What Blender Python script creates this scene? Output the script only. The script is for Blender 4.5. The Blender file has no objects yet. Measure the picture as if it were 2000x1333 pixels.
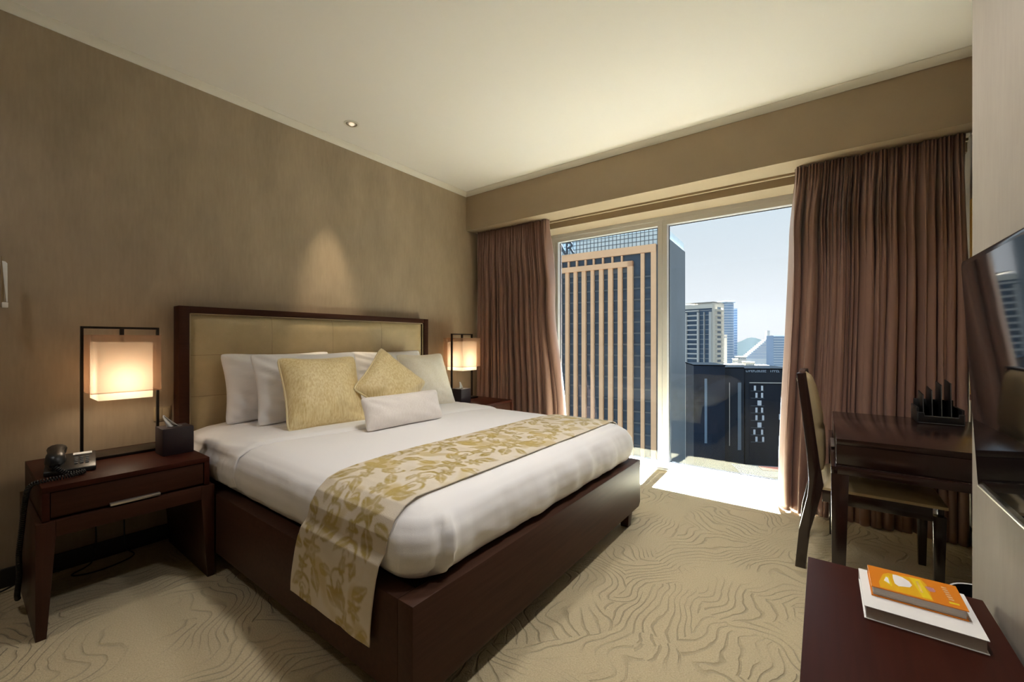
import bpy, bmesh, math, random
import numpy as np
from mathutils import Vector, Matrix, noise

# ------------------------------------------------------------------ camera, world, sun, exposure
SC = bpy.context.scene
COL = SC.collection
PXF = 814.6                                    # focal length in pixels of the 2000 px wide frame
TH = math.atan(606 / PXF)                      # camera heading, from +X (along the headboard wall) towards +Y
CC, SS, EYE = math.cos(TH), math.sin(TH), 1.18
cam_d = bpy.data.cameras.new('camera')
cam_d.sensor_width = 36.0
cam_d.lens = 36.0 * PXF / 2000.0
cam_d.clip_start, cam_d.clip_end = 0.02, 8000
cam = bpy.data.objects.new('camera', cam_d)
COL.objects.link(cam)
cam.location = (0, 0, EYE)
cam.rotation_euler = (math.pi / 2, 0, TH - math.pi / 2)
SC.camera = cam

SC.view_settings.view_transform = 'Standard'
SC.view_settings.look = 'None'
SC.view_settings.gamma = 1.0
SC.view_settings.use_curve_mapping = False
SC.view_settings.exposure = 0.35
SC.cycles.max_bounces = 14
SC.cycles.diffuse_bounces = 8
SC.cycles.transparent_max_bounces = 16
SC.cycles.sample_clamp_indirect = 0.0
SC.cycles.caustics_reflective = False
SC.cycles.caustics_refractive = False

SKY_STRENGTH = 0.80
SUN_STRENGTH = 200.0
wd = bpy.data.worlds.new('hazy_sky')
SC.world = wd
wd.use_nodes = True
nt = wd.node_tree
bg = nt.nodes['Background']
tc = nt.nodes.new('ShaderNodeTexCoord')
sep = nt.nodes.new('ShaderNodeSeparateXYZ')
rmp = nt.nodes.new('ShaderNodeValToRGB')
nt.links.new(tc.outputs['Generated'], sep.inputs[0])
nt.links.new(sep.outputs['Z'], rmp.inputs[0])
nt.links.new(rmp.outputs[0], bg.inputs[0])
rmp.color_ramp.elements[0].position = 0.0
rmp.color_ramp.elements[0].color = (0.80, 0.80, 0.81, 1)
rmp.color_ramp.elements[1].position = 0.9
rmp.color_ramp.elements[1].color = (0.45, 0.65, 0.92, 1)
e = rmp.color_ramp.elements.new(0.12); e.color = (0.80, 0.85, 0.89, 1)
e = rmp.color_ramp.elements.new(0.28); e.color = (0.70, 0.82, 0.91, 1)
bg.inputs[1].default_value = SKY_STRENGTH

sun_d = bpy.data.lights.new('sun', 'SUN')
sun_d.energy = SUN_STRENGTH
sun_d.angle = math.radians(0.6)
sun_d.color = (0.80, 0.90, 1.0)
sun = bpy.data.objects.new('sun', sun_d)
COL.objects.link(sun)
SUN_FROM = Vector((0.60, 0.03, 2.24)).normalized()
sun.rotation_euler = SUN_FROM.to_track_quat('Z', 'Y').to_euler()
sun.location = (30, -8, 110)

# ------------------------------------------------------------------ helpers
def ray(x, y):
    r = x - 1000.0
    return Vector((PXF * CC + r * SS, PXF * SS - r * CC, 666.5 - y)) / PXF
def at_depth(x, y, d):                          # a pixel's direction followed to a forward distance d
    return ray(x, y) * d + Vector((0, 0, EYE))

def new_mat(name):
    m = bpy.data.materials.new(name)
    m.use_nodes = True
    return m, m.node_tree, m.node_tree.nodes['Principled BSDF']

def mat(name, col, rough=0.5, spec=0.5, metal=0.0, coat=0.0, coat_rough=0.1, sheen=0.0, var=0.0, vscale=(4, 4, 4),
        bump=0.0, bscale=60.0, bstretch=(1, 1, 1), emit=None, estr=0.0, alpha=None, trans=0.0):
    m, t, b = new_mat(name)
    b.inputs['Base Color'].default_value = (*col, 1)
    b.inputs['Roughness'].default_value = rough
    b.inputs['Specular IOR Level'].default_value = spec
    b.inputs['Metallic'].default_value = metal
    b.inputs['Coat Weight'].default_value = coat
    b.inputs['Coat Roughness'].default_value = coat_rough
    b.inputs['Sheen Weight'].default_value = sheen
    if emit:
        b.inputs['Emission Color'].default_value = (*emit, 1)
        b.inputs['Emission Strength'].default_value = estr
    co = t.nodes.new('ShaderNodeTexCoord')
    if var > 0:
        mp = t.nodes.new('ShaderNodeMapping'); mp.inputs['Scale'].default_value = vscale
        nz = t.nodes.new('ShaderNodeTexNoise'); nz.inputs['Scale'].default_value = 1.0
        nz.inputs['Detail'].default_value = 5; nz.inputs['Roughness'].default_value = 0.6
        mx = t.nodes.new('ShaderNodeMix'); mx.data_type = 'RGBA'
        mx.inputs['A'].default_value = (*[c * (1 - var) for c in col], 1)
        mx.inputs['B'].default_value = (*[min(1, c * (1 + var)) for c in col], 1)
        rg = t.nodes.new('ShaderNodeMapRange')
        rg.inputs['From Min'].default_value = 0.3; rg.inputs['From Max'].default_value = 0.7
        t.links.new(co.outputs['Object'], mp.inputs[0]); t.links.new(mp.outputs[0], nz.inputs['Vector'])
        t.links.new(nz.outputs['Fac'], rg.inputs['Value']); t.links.new(rg.outputs[0], mx.inputs['Factor'])
        t.links.new(mx.outputs['Result'], b.inputs['Base Color'])
    if bump > 0:
        mp2 = t.nodes.new('ShaderNodeMapping'); mp2.inputs['Scale'].default_value = bstretch
        n2 = t.nodes.new('ShaderNodeTexNoise'); n2.inputs['Scale'].default_value = bscale; n2.inputs['Detail'].default_value = 3
        bp = t.nodes.new('ShaderNodeBump'); bp.inputs['Strength'].default_value = bump; bp.inputs['Distance'].default_value = 0.01
        t.links.new(co.outputs['Object'], mp2.inputs[0]); t.links.new(mp2.outputs[0], n2.inputs['Vector'])
        t.links.new(n2.outputs['Fac'], bp.inputs['Height']); t.links.new(bp.outputs[0], b.inputs['Normal'])
    return m

def put(o, label=None, cat=None, group=None, kind=None):
    if label: o['label'] = label
    if cat: o['category'] = cat
    if group: o['group'] = group
    if kind: o['kind'] = kind
    return o

def thing(name, loc, label, cat, group=None, rotz=0.0):
    o = bpy.data.objects.new(name, None)
    o.empty_display_size = 0.05
    COL.objects.link(o)
    o.location = loc
    o.rotation_euler = (0, 0, rotz)
    return put(o, label, cat, group)

def base_of(o):                                  # the thing's own location (parts sit at its origin)
    while o.parent: o = o.parent
    return Vector(o.location) if o.type == 'EMPTY' else Vector((0, 0, 0))

def obj(name, bm, m, parent=None, smooth=None, local=False):
    me = bpy.data.meshes.new(name)
    bmesh.ops.recalc_face_normals(bm, faces=bm.faces)
    if parent is not None and not local:
        bmesh.ops.translate(bm, verts=bm.verts, vec=-base_of(parent))
    bm.to_mesh(me); bm.free()
    me.materials.append(m)
    if smooth is not None:
        me.polygons.foreach_set('use_smooth', [True] * len(me.polygons))
        me.set_sharp_from_angle(angle=math.radians(smooth))
    o = bpy.data.objects.new(name, me)
    COL.objects.link(o)
    o.parent = parent
    return o

def addbox(bm, x0, x1, y0, y1, z0, z1, bev=0.0, seg=2):
    r = bmesh.ops.create_cube(bm, size=1.0)
    vs = r['verts']
    for v in vs:
        v.co = Vector((x0 + (v.co.x + .5) * (x1 - x0), y0 + (v.co.y + .5) * (y1 - y0), z0 + (v.co.z + .5) * (z1 - z0)))
    if bev > 0:
        es = list({e for v in vs for e in v.link_edges})
        bmesh.ops.bevel(bm, geom=es, offset=bev, segments=seg, profile=0.5, affect='EDGES')
    return bm

def box(x0, x1, y0, y1, z0, z1, bev=0.0, seg=2):
    return addbox(bmesh.new(), x0, x1, y0, y1, z0, z1, bev, seg)

def boxes(lst, bev=0.0):
    bm = bmesh.new()
    for b in lst:
        tmp = box(*b, bev=bev)
        me = bpy.data.meshes.new('tmp'); tmp.to_mesh(me); tmp.free(); bm.from_mesh(me); bpy.data.meshes.remove(me)
    return bm

def prism(poly, axis, a0, a1, bev=0.0, seg=2):   # extrude a polygon (2D list) along an axis
    bm = bmesh.new()
    def P(p, a):
        if axis == 'x': return (a, p[0], p[1])
        if axis == 'y': return (p[0], a, p[1])
        return (p[0], p[1], a)
    v0 = [bm.verts.new(P(p, a0)) for p in poly]; v1 = [bm.verts.new(P(p, a1)) for p in poly]
    n = len(poly)
    bm.faces.new(v0); bm.faces.new(v1)
    for i in range(n): bm.faces.new((v0[i], v0[(i + 1) % n], v1[(i + 1) % n], v1[i]))
    bmesh.ops.recalc_face_normals(bm, faces=bm.faces)
    if bev > 0: bmesh.ops.bevel(bm, geom=list(bm.edges), offset=bev, segments=seg, profile=.5, affect='EDGES')
    return bm

def frustum(x0, x1, y0, y1, z1, X0, X1, Y0, Y1, z0, bev=0.0):   # top rectangle at z1, bottom rectangle at z0
    bm = bmesh.new()
    t = [bm.verts.new(p) for p in ((x0, y0, z1), (x1, y0, z1), (x1, y1, z1), (x0, y1, z1))]
    b = [bm.verts.new(p) for p in ((X0, Y0, z0), (X1, Y0, z0), (X1, Y1, z0), (X0, Y1, z0))]
    bm.faces.new(t); bm.faces.new(b[::-1])
    for i in range(4): bm.faces.new((t[i], b[i], b[(i + 1) % 4], t[(i + 1) % 4]))
    bmesh.ops.recalc_face_normals(bm, faces=bm.faces)
    if bev > 0: bmesh.ops.bevel(bm, geom=list(bm.edges), offset=bev, segments=2, profile=.5, affect='EDGES')
    return bm

def addtube(bm, pts, r, seg=8, closed=False):
    pts = [Vector(p) for p in pts]
    n = len(pts)
    rr = r if hasattr(r, '__len__') else [r] * n
    rings = []
    up = Vector((0, 0, 1))
    prev = None
    for i, p in enumerate(pts):
        if closed: d = (pts[(i + 1) % n] - pts[i - 1])
        else: d = pts[min(i + 1, n - 1)] - pts[max(i - 1, 0)]
        d.normalize()
        if prev is None:
            a = d.cross(up)
            if a.length < 1e-3: a = d.cross(Vector((1, 0, 0)))
        else:
            a = prev - d * prev.dot(d)
        a.normalize(); prev = a
        b = d.cross(a)
        rings.append([bm.verts.new(p + (a * math.cos(2 * math.pi * k / seg) + b * math.sin(2 * math.pi * k / seg)) * rr[i]) for k in range(seg)])
    m = n if closed else n - 1
    for i in range(m):
        A, B = rings[i], rings[(i + 1) % n]
        for k in range(seg): bm.faces.new((A[k], A[(k + 1) % seg], B[(k + 1) % seg], B[k]))
    if not closed:
        bm.faces.new(rings[0][::-1]); bm.faces.new(rings[-1])
    return bm

def tube(pts, r, seg=8, closed=False): return addtube(bmesh.new(), pts, r, seg, closed)

def lathe(cx, cy, prof, n=32, cap0=True, cap1=True):
    bm = bmesh.new(); rings = []
    for r, z in prof:
        rings.append([bm.verts.new((cx + r * math.cos(2 * math.pi * k / n), cy + r * math.sin(2 * math.pi * k / n), z)) for k in range(n)])
    for A, B in zip(rings, rings[1:]):
        for k in range(n): bm.faces.new((A[k], A[(k + 1) % n], B[(k + 1) % n], B[k]))
    if cap0: bm.faces.new(rings[0][::-1])
    if cap1: bm.faces.new(rings[-1])
    return bm

def grid_bm(P, closed_u=False):                   # P[i][j] points -> quads
    bm = bmesh.new()
    V = [[bm.verts.new(p) for p in row] for row in P]
    ni, nj = len(V), len(V[0])
    for i in range(ni - 1):
        for j in range(nj if closed_u else nj - 1):
            bm.faces.new((V[i][j], V[i][(j + 1) % nj], V[i + 1][(j + 1) % nj], V[i + 1][j]))
    return bm

def smoothstep(a, b, x):
    t = max(0.0, min(1.0, (x - a) / (b - a))); return t * t * (3 - 2 * t)

def copy_tree(o, parent=None):
    c = o.copy(); COL.objects.link(c); c.parent = parent
    for ch in o.children: copy_tree(ch, c)
    return c

# ------------------------------------------------------------------ materials
def wallpaper(name, col, var=0.16):
    m, t, b = new_mat(name)
    co = t.nodes.new('ShaderNodeTexCoord')
    mp = t.nodes.new('ShaderNodeMapping'); mp.inputs['Scale'].default_value = (2.2, 2.2, 1.0)
    n1 = t.nodes.new('ShaderNodeTexNoise'); n1.inputs['Scale'].default_value = 1.6; n1.inputs['Detail'].default_value = 7; n1.inputs['Roughness'].default_value = .62
    mp2 = t.nodes.new('ShaderNodeMapping'); mp2.inputs['Scale'].default_value = (70, 70, 9)
    n2 = t.nodes.new('ShaderNodeTexNoise'); n2.inputs['Scale'].default_value = 1.0; n2.inputs['Detail'].default_value = 4
    ad = t.nodes.new('ShaderNodeMath'); ad.operation = 'MULTIPLY_ADD'; ad.inputs[1].default_value = 0.35
    t.links.new(co.outputs['Object'], mp.inputs[0]); t.links.new(mp.outputs[0], n1.inputs['Vector'])
    t.links.new(co.outputs['Object'], mp2.inputs[0]); t.links.new(mp2.outputs[0], n2.inputs['Vector'])
    t.links.new(n2.outputs['Fac'], ad.inputs[0]); t.links.new(n1.outputs['Fac'], ad.inputs[2])
    rg = t.nodes.new('ShaderNodeMapRange'); rg.inputs['From Min'].default_value = .45; rg.inputs['From Max'].default_value = .92
    mx = t.nodes.new('ShaderNodeMix'); mx.data_type = 'RGBA'
    mx.inputs['A'].default_value = (*[c * (1 - var) for c in col], 1); mx.inputs['B'].default_value = (*[c * (1 + var) for c in col], 1)
    t.links.new(ad.outputs[0], rg.inputs['Value']); t.links.new(rg.outputs[0], mx.inputs['Factor'])
    t.links.new(mx.outputs['Result'], b.inputs['Base Color'])
    b.inputs['Roughness'].default_value = .62; b.inputs['Specular IOR Level'].default_value = .35
    bp = t.nodes.new('ShaderNodeBump'); bp.inputs['Strength'].default_value = .12; bp.inputs['Distance'].default_value = .004
    t.links.new(n2.outputs['Fac'], bp.inputs['Height']); t.links.new(bp.outputs[0], b.inputs['Normal'])
    return m

def carpet():
    m, t, b = new_mat('swirl_carpet')
    L = t.links.new
    co = t.nodes.new('ShaderNodeTexCoord')
    # brushed strokes: every warped cell combs its grooves in a direction of its own
    nw = t.nodes.new('ShaderNodeTexNoise'); nw.inputs['Scale'].default_value = 2.3; nw.inputs['Detail'].default_value = 1.0
    L(co.outputs['Object'], nw.inputs['Vector'])
    wp = t.nodes.new('ShaderNodeVectorMath'); wp.operation = 'MULTIPLY_ADD'; wp.inputs[1].default_value = (.62, .62, 0)
    L(nw.outputs['Color'], wp.inputs[0]); L(co.outputs['Object'], wp.inputs[2])
    vo = t.nodes.new('ShaderNodeTexVoronoi'); vo.inputs['Scale'].default_value = 2.6; vo.voronoi_dimensions = '2D'
    L(wp.outputs[0], vo.inputs['Vector'])
    sc_ = t.nodes.new('ShaderNodeSeparateColor'); L(vo.outputs['Color'], sc_.inputs[0])
    an = t.nodes.new('ShaderNodeMath'); an.operation = 'MULTIPLY'; an.inputs[1].default_value = 3.1; L(sc_.outputs[0], an.inputs[0])
    cs_ = t.nodes.new('ShaderNodeMath'); cs_.operation = 'COSINE'; L(an.outputs[0], cs_.inputs[0])
    si_ = t.nodes.new('ShaderNodeMath'); si_.operation = 'SINE'; L(an.outputs[0], si_.inputs[0])
    cv_ = t.nodes.new('ShaderNodeCombineXYZ'); L(cs_.outputs[0], cv_.inputs[0]); L(si_.outputs[0], cv_.inputs[1])
    dp = t.nodes.new('ShaderNodeVectorMath'); dp.operation = 'DOT_PRODUCT'; L(wp.outputs[0], dp.inputs[0]); L(cv_.outputs[0], dp.inputs[1])
    wv = t.nodes.new('ShaderNodeMath'); wv.operation = 'MULTIPLY'; wv.inputs[1].default_value = 150.0
    L(dp.outputs['Value'], wv.inputs[0])
    nb = t.nodes.new('ShaderNodeTexNoise'); nb.inputs['Scale'].default_value = 7.0; nb.inputs['Detail'].default_value = 2
    L(co.outputs['Object'], nb.inputs['Vector'])
    ma = t.nodes.new('ShaderNodeMath'); ma.operation = 'MULTIPLY_ADD'; ma.inputs[1].default_value = 9.0
    L(nb.outputs['Fac'], ma.inputs[0]); L(wv.outputs[0], ma.inputs[2])
    sn = t.nodes.new('ShaderNodeMath'); sn.operation = 'SINE'; L(ma.outputs[0], sn.inputs[0])
    gr = t.nodes.new('ShaderNodeMapRange'); gr.inputs['From Min'].default_value = .72; gr.inputs['From Max'].default_value = 1.0
    L(sn.outputs[0], gr.inputs['Value'])
    # patches where the grooves fade out
    np_ = t.nodes.new('ShaderNodeTexNoise'); np_.inputs['Scale'].default_value = 3.2; np_.inputs['Detail'].default_value = 2
    L(co.outputs['Object'], np_.inputs['Vector'])
    pr = t.nodes.new('ShaderNodeMapRange'); pr.inputs['From Min'].default_value = .36; pr.inputs['From Max'].default_value = .56
    L(np_.outputs['Fac'], pr.inputs['Value'])
    gm = t.nodes.new('ShaderNodeMath'); gm.operation = 'MULTIPLY'; L(gr.outputs[0], gm.inputs[0]); L(pr.outputs[0], gm.inputs[1])
    nf = t.nodes.new('ShaderNodeTexNoise'); nf.inputs['Scale'].default_value = 170; nf.inputs['Detail'].default_value = 2
    L(co.outputs['Object'], nf.inputs['Vector'])
    c1 = t.nodes.new('ShaderNodeMix'); c1.data_type = 'RGBA'
    c1.inputs['A'].default_value = (.46, .375, .215, 1); c1.inputs['B'].default_value = (.75, .645, .43, 1)
    L(nf.outputs['Fac'], c1.inputs['Factor'])
    c2 = t.nodes.new('ShaderNodeMix'); c2.data_type = 'RGBA'; c2.inputs['B'].default_value = (.30, .235, .13, 1)
    L(c1.outputs['Result'], c2.inputs['A'])
    gs = t.nodes.new('ShaderNodeMath'); gs.operation = 'MULTIPLY'; gs.inputs[1].default_value = .36; L(gm.outputs[0], gs.inputs[0])
    L(gs.outputs[0], c2.inputs['Factor']); L(c2.outputs['Result'], b.inputs['Base Color'])
    b.inputs['Roughness'].default_value = 1.0; b.inputs['Specular IOR Level'].default_value = .1; b.inputs['Sheen Weight'].default_value = .15
    hs = t.nodes.new('ShaderNodeMath'); hs.operation = 'MULTIPLY_ADD'; hs.inputs[1].default_value = -1.6
    L(gm.outputs[0], hs.inputs[0]); L(nf.outputs['Fac'], hs.inputs[2])
    bp = t.nodes.new('ShaderNodeBump'); bp.inputs['Strength'].default_value = .7; bp.inputs['Distance'].default_value = .006
    L(hs.outputs[0], bp.inputs['Height']); L(bp.outputs[0], b.inputs['Normal'])
    return m

def wood(name, col, rough=.32, along='x', coat=.5):
    m, t, b = new_mat(name)
    L = t.links.new
    co = t.nodes.new('ShaderNodeTexCoord'); mp = t.nodes.new('ShaderNodeMapping')
    mp.inputs['Scale'].default_value = {'x': (1.5, 28, 28), 'y': (28, 1.5, 28), 'z': (28, 28, 1.5)}[along]
    n = t.nodes.new('ShaderNodeTexNoise'); n.inputs['Scale'].default_value = 2.0; n.inputs['Detail'].default_value = 6; n.inputs['Distortion'].default_value = .6
    L(co.outputs['Object'], mp.inputs[0]); L(mp.outputs[0], n.inputs['Vector'])
    mx = t.nodes.new('ShaderNodeMix'); mx.data_type = 'RGBA'
    mx.inputs['A'].default_value = (*[c * .7 for c in col], 1); mx.inputs['B'].default_value = (*[c * 1.35 for c in col], 1)
    L(n.outputs['Fac'], mx.inputs['Factor']); L(mx.outputs['Result'], b.inputs['Base Color'])
    b.inputs['Roughness'].default_value = rough; b.inputs['Coat Weight'].default_value = coat; b.inputs['Coat Roughness'].default_value = .22
    b.inputs['Specular IOR Level'].default_value = .12 if coat < .3 else .5
    return m

def glass_pane():
    m = bpy.data.materials.new('window_glass'); m.use_nodes = True
    t = m.node_tree; t.nodes.clear()
    out = t.nodes.new('ShaderNodeOutputMaterial'); mx = t.nodes.new('ShaderNodeMixShader')
    tr = t.nodes.new('ShaderNodeBsdfTransparent'); gl = t.nodes.new('ShaderNodeBsdfGlossy')
    tr.inputs[0].default_value = (.985, .992, .995, 1); gl.inputs['Roughness'].default_value = 0.0
    # Schlick reflectance of a thin sheet, the same from both sides
    ge = t.nodes.new('ShaderNodeNewGeometry'); dt = t.nodes.new('ShaderNodeVectorMath'); dt.operation = 'DOT_PRODUCT'
    t.links.new(ge.outputs['Incoming'], dt.inputs[0]); t.links.new(ge.outputs['Normal'], dt.inputs[1])
    ab = t.nodes.new('ShaderNodeMath'); ab.operation = 'ABSOLUTE'; t.links.new(dt.outputs['Value'], ab.inputs[0])
    om = t.nodes.new('ShaderNodeMath'); om.operation = 'SUBTRACT'; om.inputs[0].default_value = 1.0; t.links.new(ab.outputs[0], om.inputs[1])
    pw = t.nodes.new('ShaderNodeMath'); pw.operation = 'POWER'; pw.inputs[1].default_value = 5.0; t.links.new(om.outputs[0], pw.inputs[0])
    fr = t.nodes.new('ShaderNodeMath'); fr.operation = 'MULTIPLY_ADD'; fr.inputs[1].default_value = .96; fr.inputs[2].default_value = .03; t.links.new(pw.outputs[0], fr.inputs[0])
    t.links.new(fr.outputs[0], mx.inputs[0]); t.links.new(tr.outputs[0], mx.inputs[1]); t.links.new(gl.outputs[0], mx.inputs[2]); t.links.new(mx.outputs[0], out.inputs[0])
    return m

def cloth_shade(name, col, transl, transp):
    m = bpy.data.materials.new(name); m.use_nodes = True
    t = m.node_tree; t.nodes.clear()
    out = t.nodes.new('ShaderNodeOutputMaterial')
    d = t.nodes.new('ShaderNodeBsdfDiffuse'); d.inputs[0].default_value = (*col, 1)
    tl = t.nodes.new('ShaderNodeBsdfTranslucent'); tl.inputs[0].default_value = (*col, 1)
    tp = t.nodes.new('ShaderNodeBsdfTransparent')
    m1 = t.nodes.new('ShaderNodeMixShader'); m1.inputs[0].default_value = transl
    m2 = t.nodes.new('ShaderNodeMixShader'); m2.inputs[0].default_value = transp
    t.links.new(d.outputs[0], m1.inputs[1]); t.links.new(tl.outputs[0], m1.inputs[2])
    t.links.new(m1.outputs[0], m2.inputs[1]); t.links.new(tp.outputs[0], m2.inputs[2]); t.links.new(m2.outputs[0], out.inputs[0])
    return m

def curtain_mat():
    m, t, b = new_mat('brown_satin_curtain')
    b.inputs['Base Color'].default_value = (.33, .195, .155, 1); b.inputs['Roughness'].default_value = .42
    b.inputs['Specular IOR Level'].default_value = .45; b.inputs['Sheen Weight'].default_value = .35; b.inputs['Sheen Roughness'].default_value = .4
    tl = t.nodes.new('ShaderNodeBsdfTranslucent'); tl.inputs[0].default_value = (.20, .10, .07, 1)
    mx = t.nodes.new('ShaderNodeMixShader'); mx.inputs[0].default_value = .12
    out = t.nodes['Material Output']
    t.links.new(b.outputs[0], mx.inputs[1]); t.links.new(tl.outputs[0], mx.inputs[2]); t.links.new(mx.outputs[0], out.inputs[0])
    return m

def attr_mat(name, attr, rough=.6, bump=.15, bscale=300):
    m = mat(name, (1, 1, 1), rough, .25, bump=bump, bscale=bscale)
    t = m.node_tree; a = t.nodes.new('ShaderNodeVertexColor'); a.layer_name = attr
    t.links.new(a.outputs['Color'], t.nodes['Principled BSDF'].inputs['Base Color'])
    return m

def woven(name, ca, cb, sx=160, sz=30, rough=.5, sheen=.2):
    m, t, b = new_mat(name); L = t.links.new
    co = t.nodes.new('ShaderNodeTexCoord'); mp = t.nodes.new('ShaderNodeMapping'); mp.inputs['Scale'].default_value = (sx, sx, sz)
    n = t.nodes.new('ShaderNodeTexNoise'); n.inputs['Scale'].default_value = 1; n.inputs['Detail'].default_value = 3
    n2 = t.nodes.new('ShaderNodeTexNoise'); n2.inputs['Scale'].default_value = 7; n2.inputs['Detail'].default_value = 3
    L(co.outputs['Object'], mp.inputs[0]); L(mp.outputs[0], n.inputs['Vector']); L(co.outputs['Object'], n2.inputs['Vector'])
    ad = t.nodes.new('ShaderNodeMath'); ad.operation = 'MULTIPLY_ADD'; ad.inputs[1].default_value = .5; L(n2.outputs['Fac'], ad.inputs[0]); L(n.outputs['Fac'], ad.inputs[2])
    rg = t.nodes.new('ShaderNodeMapRange'); rg.inputs['From Min'].default_value = .5; rg.inputs['From Max'].default_value = 1.0; L(ad.outputs[0], rg.inputs['Value'])
    mx = t.nodes.new('ShaderNodeMix'); mx.data_type = 'RGBA'; mx.inputs['A'].default_value = (*ca, 1); mx.inputs['B'].default_value = (*cb, 1)
    L(rg.outputs[0], mx.inputs['Factor']); L(mx.outputs['Result'], b.inputs['Base Color'])
    b.inputs['Roughness'].default_value = rough; b.inputs['Sheen Weight'].default_value = sheen
    bp = t.nodes.new('ShaderNodeBump'); bp.inputs['Strength'].default_value = .25; bp.inputs['Distance'].default_value = .003
    L(n.outputs['Fac'], bp.inputs['Height']); L(bp.outputs[0], b.inputs['Normal'])
    return m

M = {}
M['wall'] = wallpaper('taupe_wallpaper', (.36, .283, .195))
M['wall_light'] = wallpaper('sand_wallpaper', (.33, .292, .245), .10)
M['bulk'] = mat('tan_paint', (.40, .315, .215), .8, .2, var=.03)
M['ceil'] = mat('ceiling_paint', (.80, .765, .72), .85, .2)
M['cove'] = mat('cove_paint', (.74, .70, .62), .6, .3)
M['carpet'] = carpet()
M['base'] = mat('black_skirting', (.012, .010, .009), .4)
M['wood'] = wood('dark_mahogany', (.046, .0165, .009), .55, 'x', .0)
M['wood_bed'] = wood('bed_mahogany', (.062, .028, .0175), .5, 'x', .0)
M['wood_top'] = wood('mahogany_top', (.040, .0085, .0045), .45, 'x', .0)
M['wood_z'] = wood('dark_mahogany_upright', (.046, .0165, .0095), .4, 'z', .15)
M['wood_desk'] = wood('espresso_desk_wood', (.022, .0085, .0065), .2, 'y', .6)
M['steel'] = mat('brushed_steel', (.62, .57, .50), .35, metal=.85)
M['bronze'] = mat('dark_bronze', (.020, .014, .010), .4, metal=.5)
M['leather'] = mat('khaki_leather', (.50, .40, .23), .40, .5, var=.08, vscale=(9, 9, 9), bump=.10, bscale=160)
M['piping_k'] = mat('khaki_piping', (.40, .31, .18), .45)
M['white'] = mat('white_cotton', (.83, .82, .825), .75, .2, sheen=.2, bump=.06, bscale=400)
M['gold'] = woven('gold_weave', (.66, .49, .20), (.90, .78, .47), 120, 16)
M['gold_pipe'] = mat('gold_piping', (.82, .70, .42), .5)
M['ivory'] = woven('ivory_weave', (.76, .70, .56), (.86, .82, .72))
M['blush'] = woven('off_white_weave', (.76, .70, .65), (.85, .80, .76), 200, 20)
M['curtain'] = curtain_mat()
M['glass'] = glass_pane()
M['alu'] = mat('beige_aluminium', (.66, .65, .64), .45, .5, metal=.1)
M['gasket'] = mat('black_gasket', (.02, .02, .022), .6)
M['black'] = mat('black_plastic', (.012, .012, .013), .35)
M['black_leather'] = mat('black_leather', (.011, .010, .010), .42, bump=.1, bscale=200)
M['stitch'] = mat('grey_stitching', (.16, .16, .16), .7)
M['tissue_box'] = mat('aubergine_leather', (.022, .012, .016), .5, bump=.08, bscale=220)
M['paper'] = mat('white_paper', (.82, .81, .79), .8)
M['pages'] = mat('page_block', (.66, .63, .58), .9, bump=.3, bscale=40, bstretch=(1, 1, 40))
M['sheer'] = cloth_shade('sheer_organza', (.62, .40, .27), .5, .55)
M['shade'] = cloth_shade('inner_linen_shade', (.93, .80, .64), .60, 0.0)
M['bulb'] = mat('frosted_bulb', (1, .9, .75), .4, emit=(1, .80, .57), estr=6)
M['screen'] = mat('black_screen_glass', (.006, .006, .007), .04, .6)
M['bezel'] = mat('gloss_black_bezel', (.010, .010, .011), .12, .6)
M['plate'] = mat('champagne_plate', (.46, .36, .22), .4, metal=.3)

# ------------------------------------------------------------------ room shell
YW, XB, ZC = 3.145, 3.38, 2.80
YP, XP, YR = -0.38, 1.924, -0.70
def struct(name, bm, m, label, cat, parent=None, smooth=None):
    o = obj(name, bm, m, parent, smooth)
    return put(o, label, cat, kind='structure')
struct('floor', box(-1.7, 4.1, -.8, 3.25, -.12, 0), M['carpet'], 'beige wall-to-wall carpet with carved swirling grooves', 'floor')
struct('ceiling', box(-1.7, 4.0, -.8, 3.25, ZC, ZC + .12), M['ceil'], 'plain cream painted ceiling over the bedroom', 'ceiling')
struct('wall_left', box(-1.7, 4.1, YW, YW + .1, 0, ZC), M['wall'], 'taupe mottled wallpaper wall behind the headboard', 'wall')
struct('wall_window', boxes([(3.88, 4.0, 2.35, YW, 0, ZC), (3.88, 4.0, -.8, -.02, 0, ZC), (3.88, 4.0, -.02, 2.35, 2.33, ZC)]), M['bulk'],
       'tan painted wall around the wide window', 'wall')
struct('wall_bulkhead', boxes([(XB, 3.65, YR, YW, 2.395, ZC), (3.65, 3.88, YR, YW, 2.32, ZC)]), M['bulk'],
       'tan dropped bulkhead running above the window and curtains', 'bulkhead')
struct('wall_right', box(-1.7, XP, -.8, YP, 0, ZC), M['wall_light'], 'sand wallpaper wall that carries the television', 'wall')
struct('wall_recess', box(XP, 3.88, -.8, YR, 0, ZC), M['wall_light'], 'sand wallpaper wall behind the writing desk', 'wall')
struct('wall_back', box(-1.8, -1.7, -.8, 3.25, 0, ZC), M['wall'], 'taupe wall at the end of the room facing the window', 'wall')
def cove_prof(s=1): return [(0, 0), (0, -.038), (.007, -.038), (.012, -.030), (.030, -.012), (.040, -.009), (.047, -.004), (.047, 0)]
struct('trim_1', prism([(YW - a, ZC + b) for a, b in cove_prof()], 'x', -1.7, XB), M['cove'], 'cream cove moulding along the top of the headboard wall', 'moulding', smooth=40)
struct('trim_2', prism([(XB - a, ZC + b) for a, b in cove_prof()], 'y', YR, YW), M['cove'], 'cream cove moulding along the top of the bulkhead', 'moulding', smooth=40)
struct('trim_3', prism([(YP + a, ZC + b) for a, b in cove_prof()], 'x', -1.7, XP), M['cove'], 'cream cove moulding above the television wall', 'moulding', smooth=40)
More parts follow.
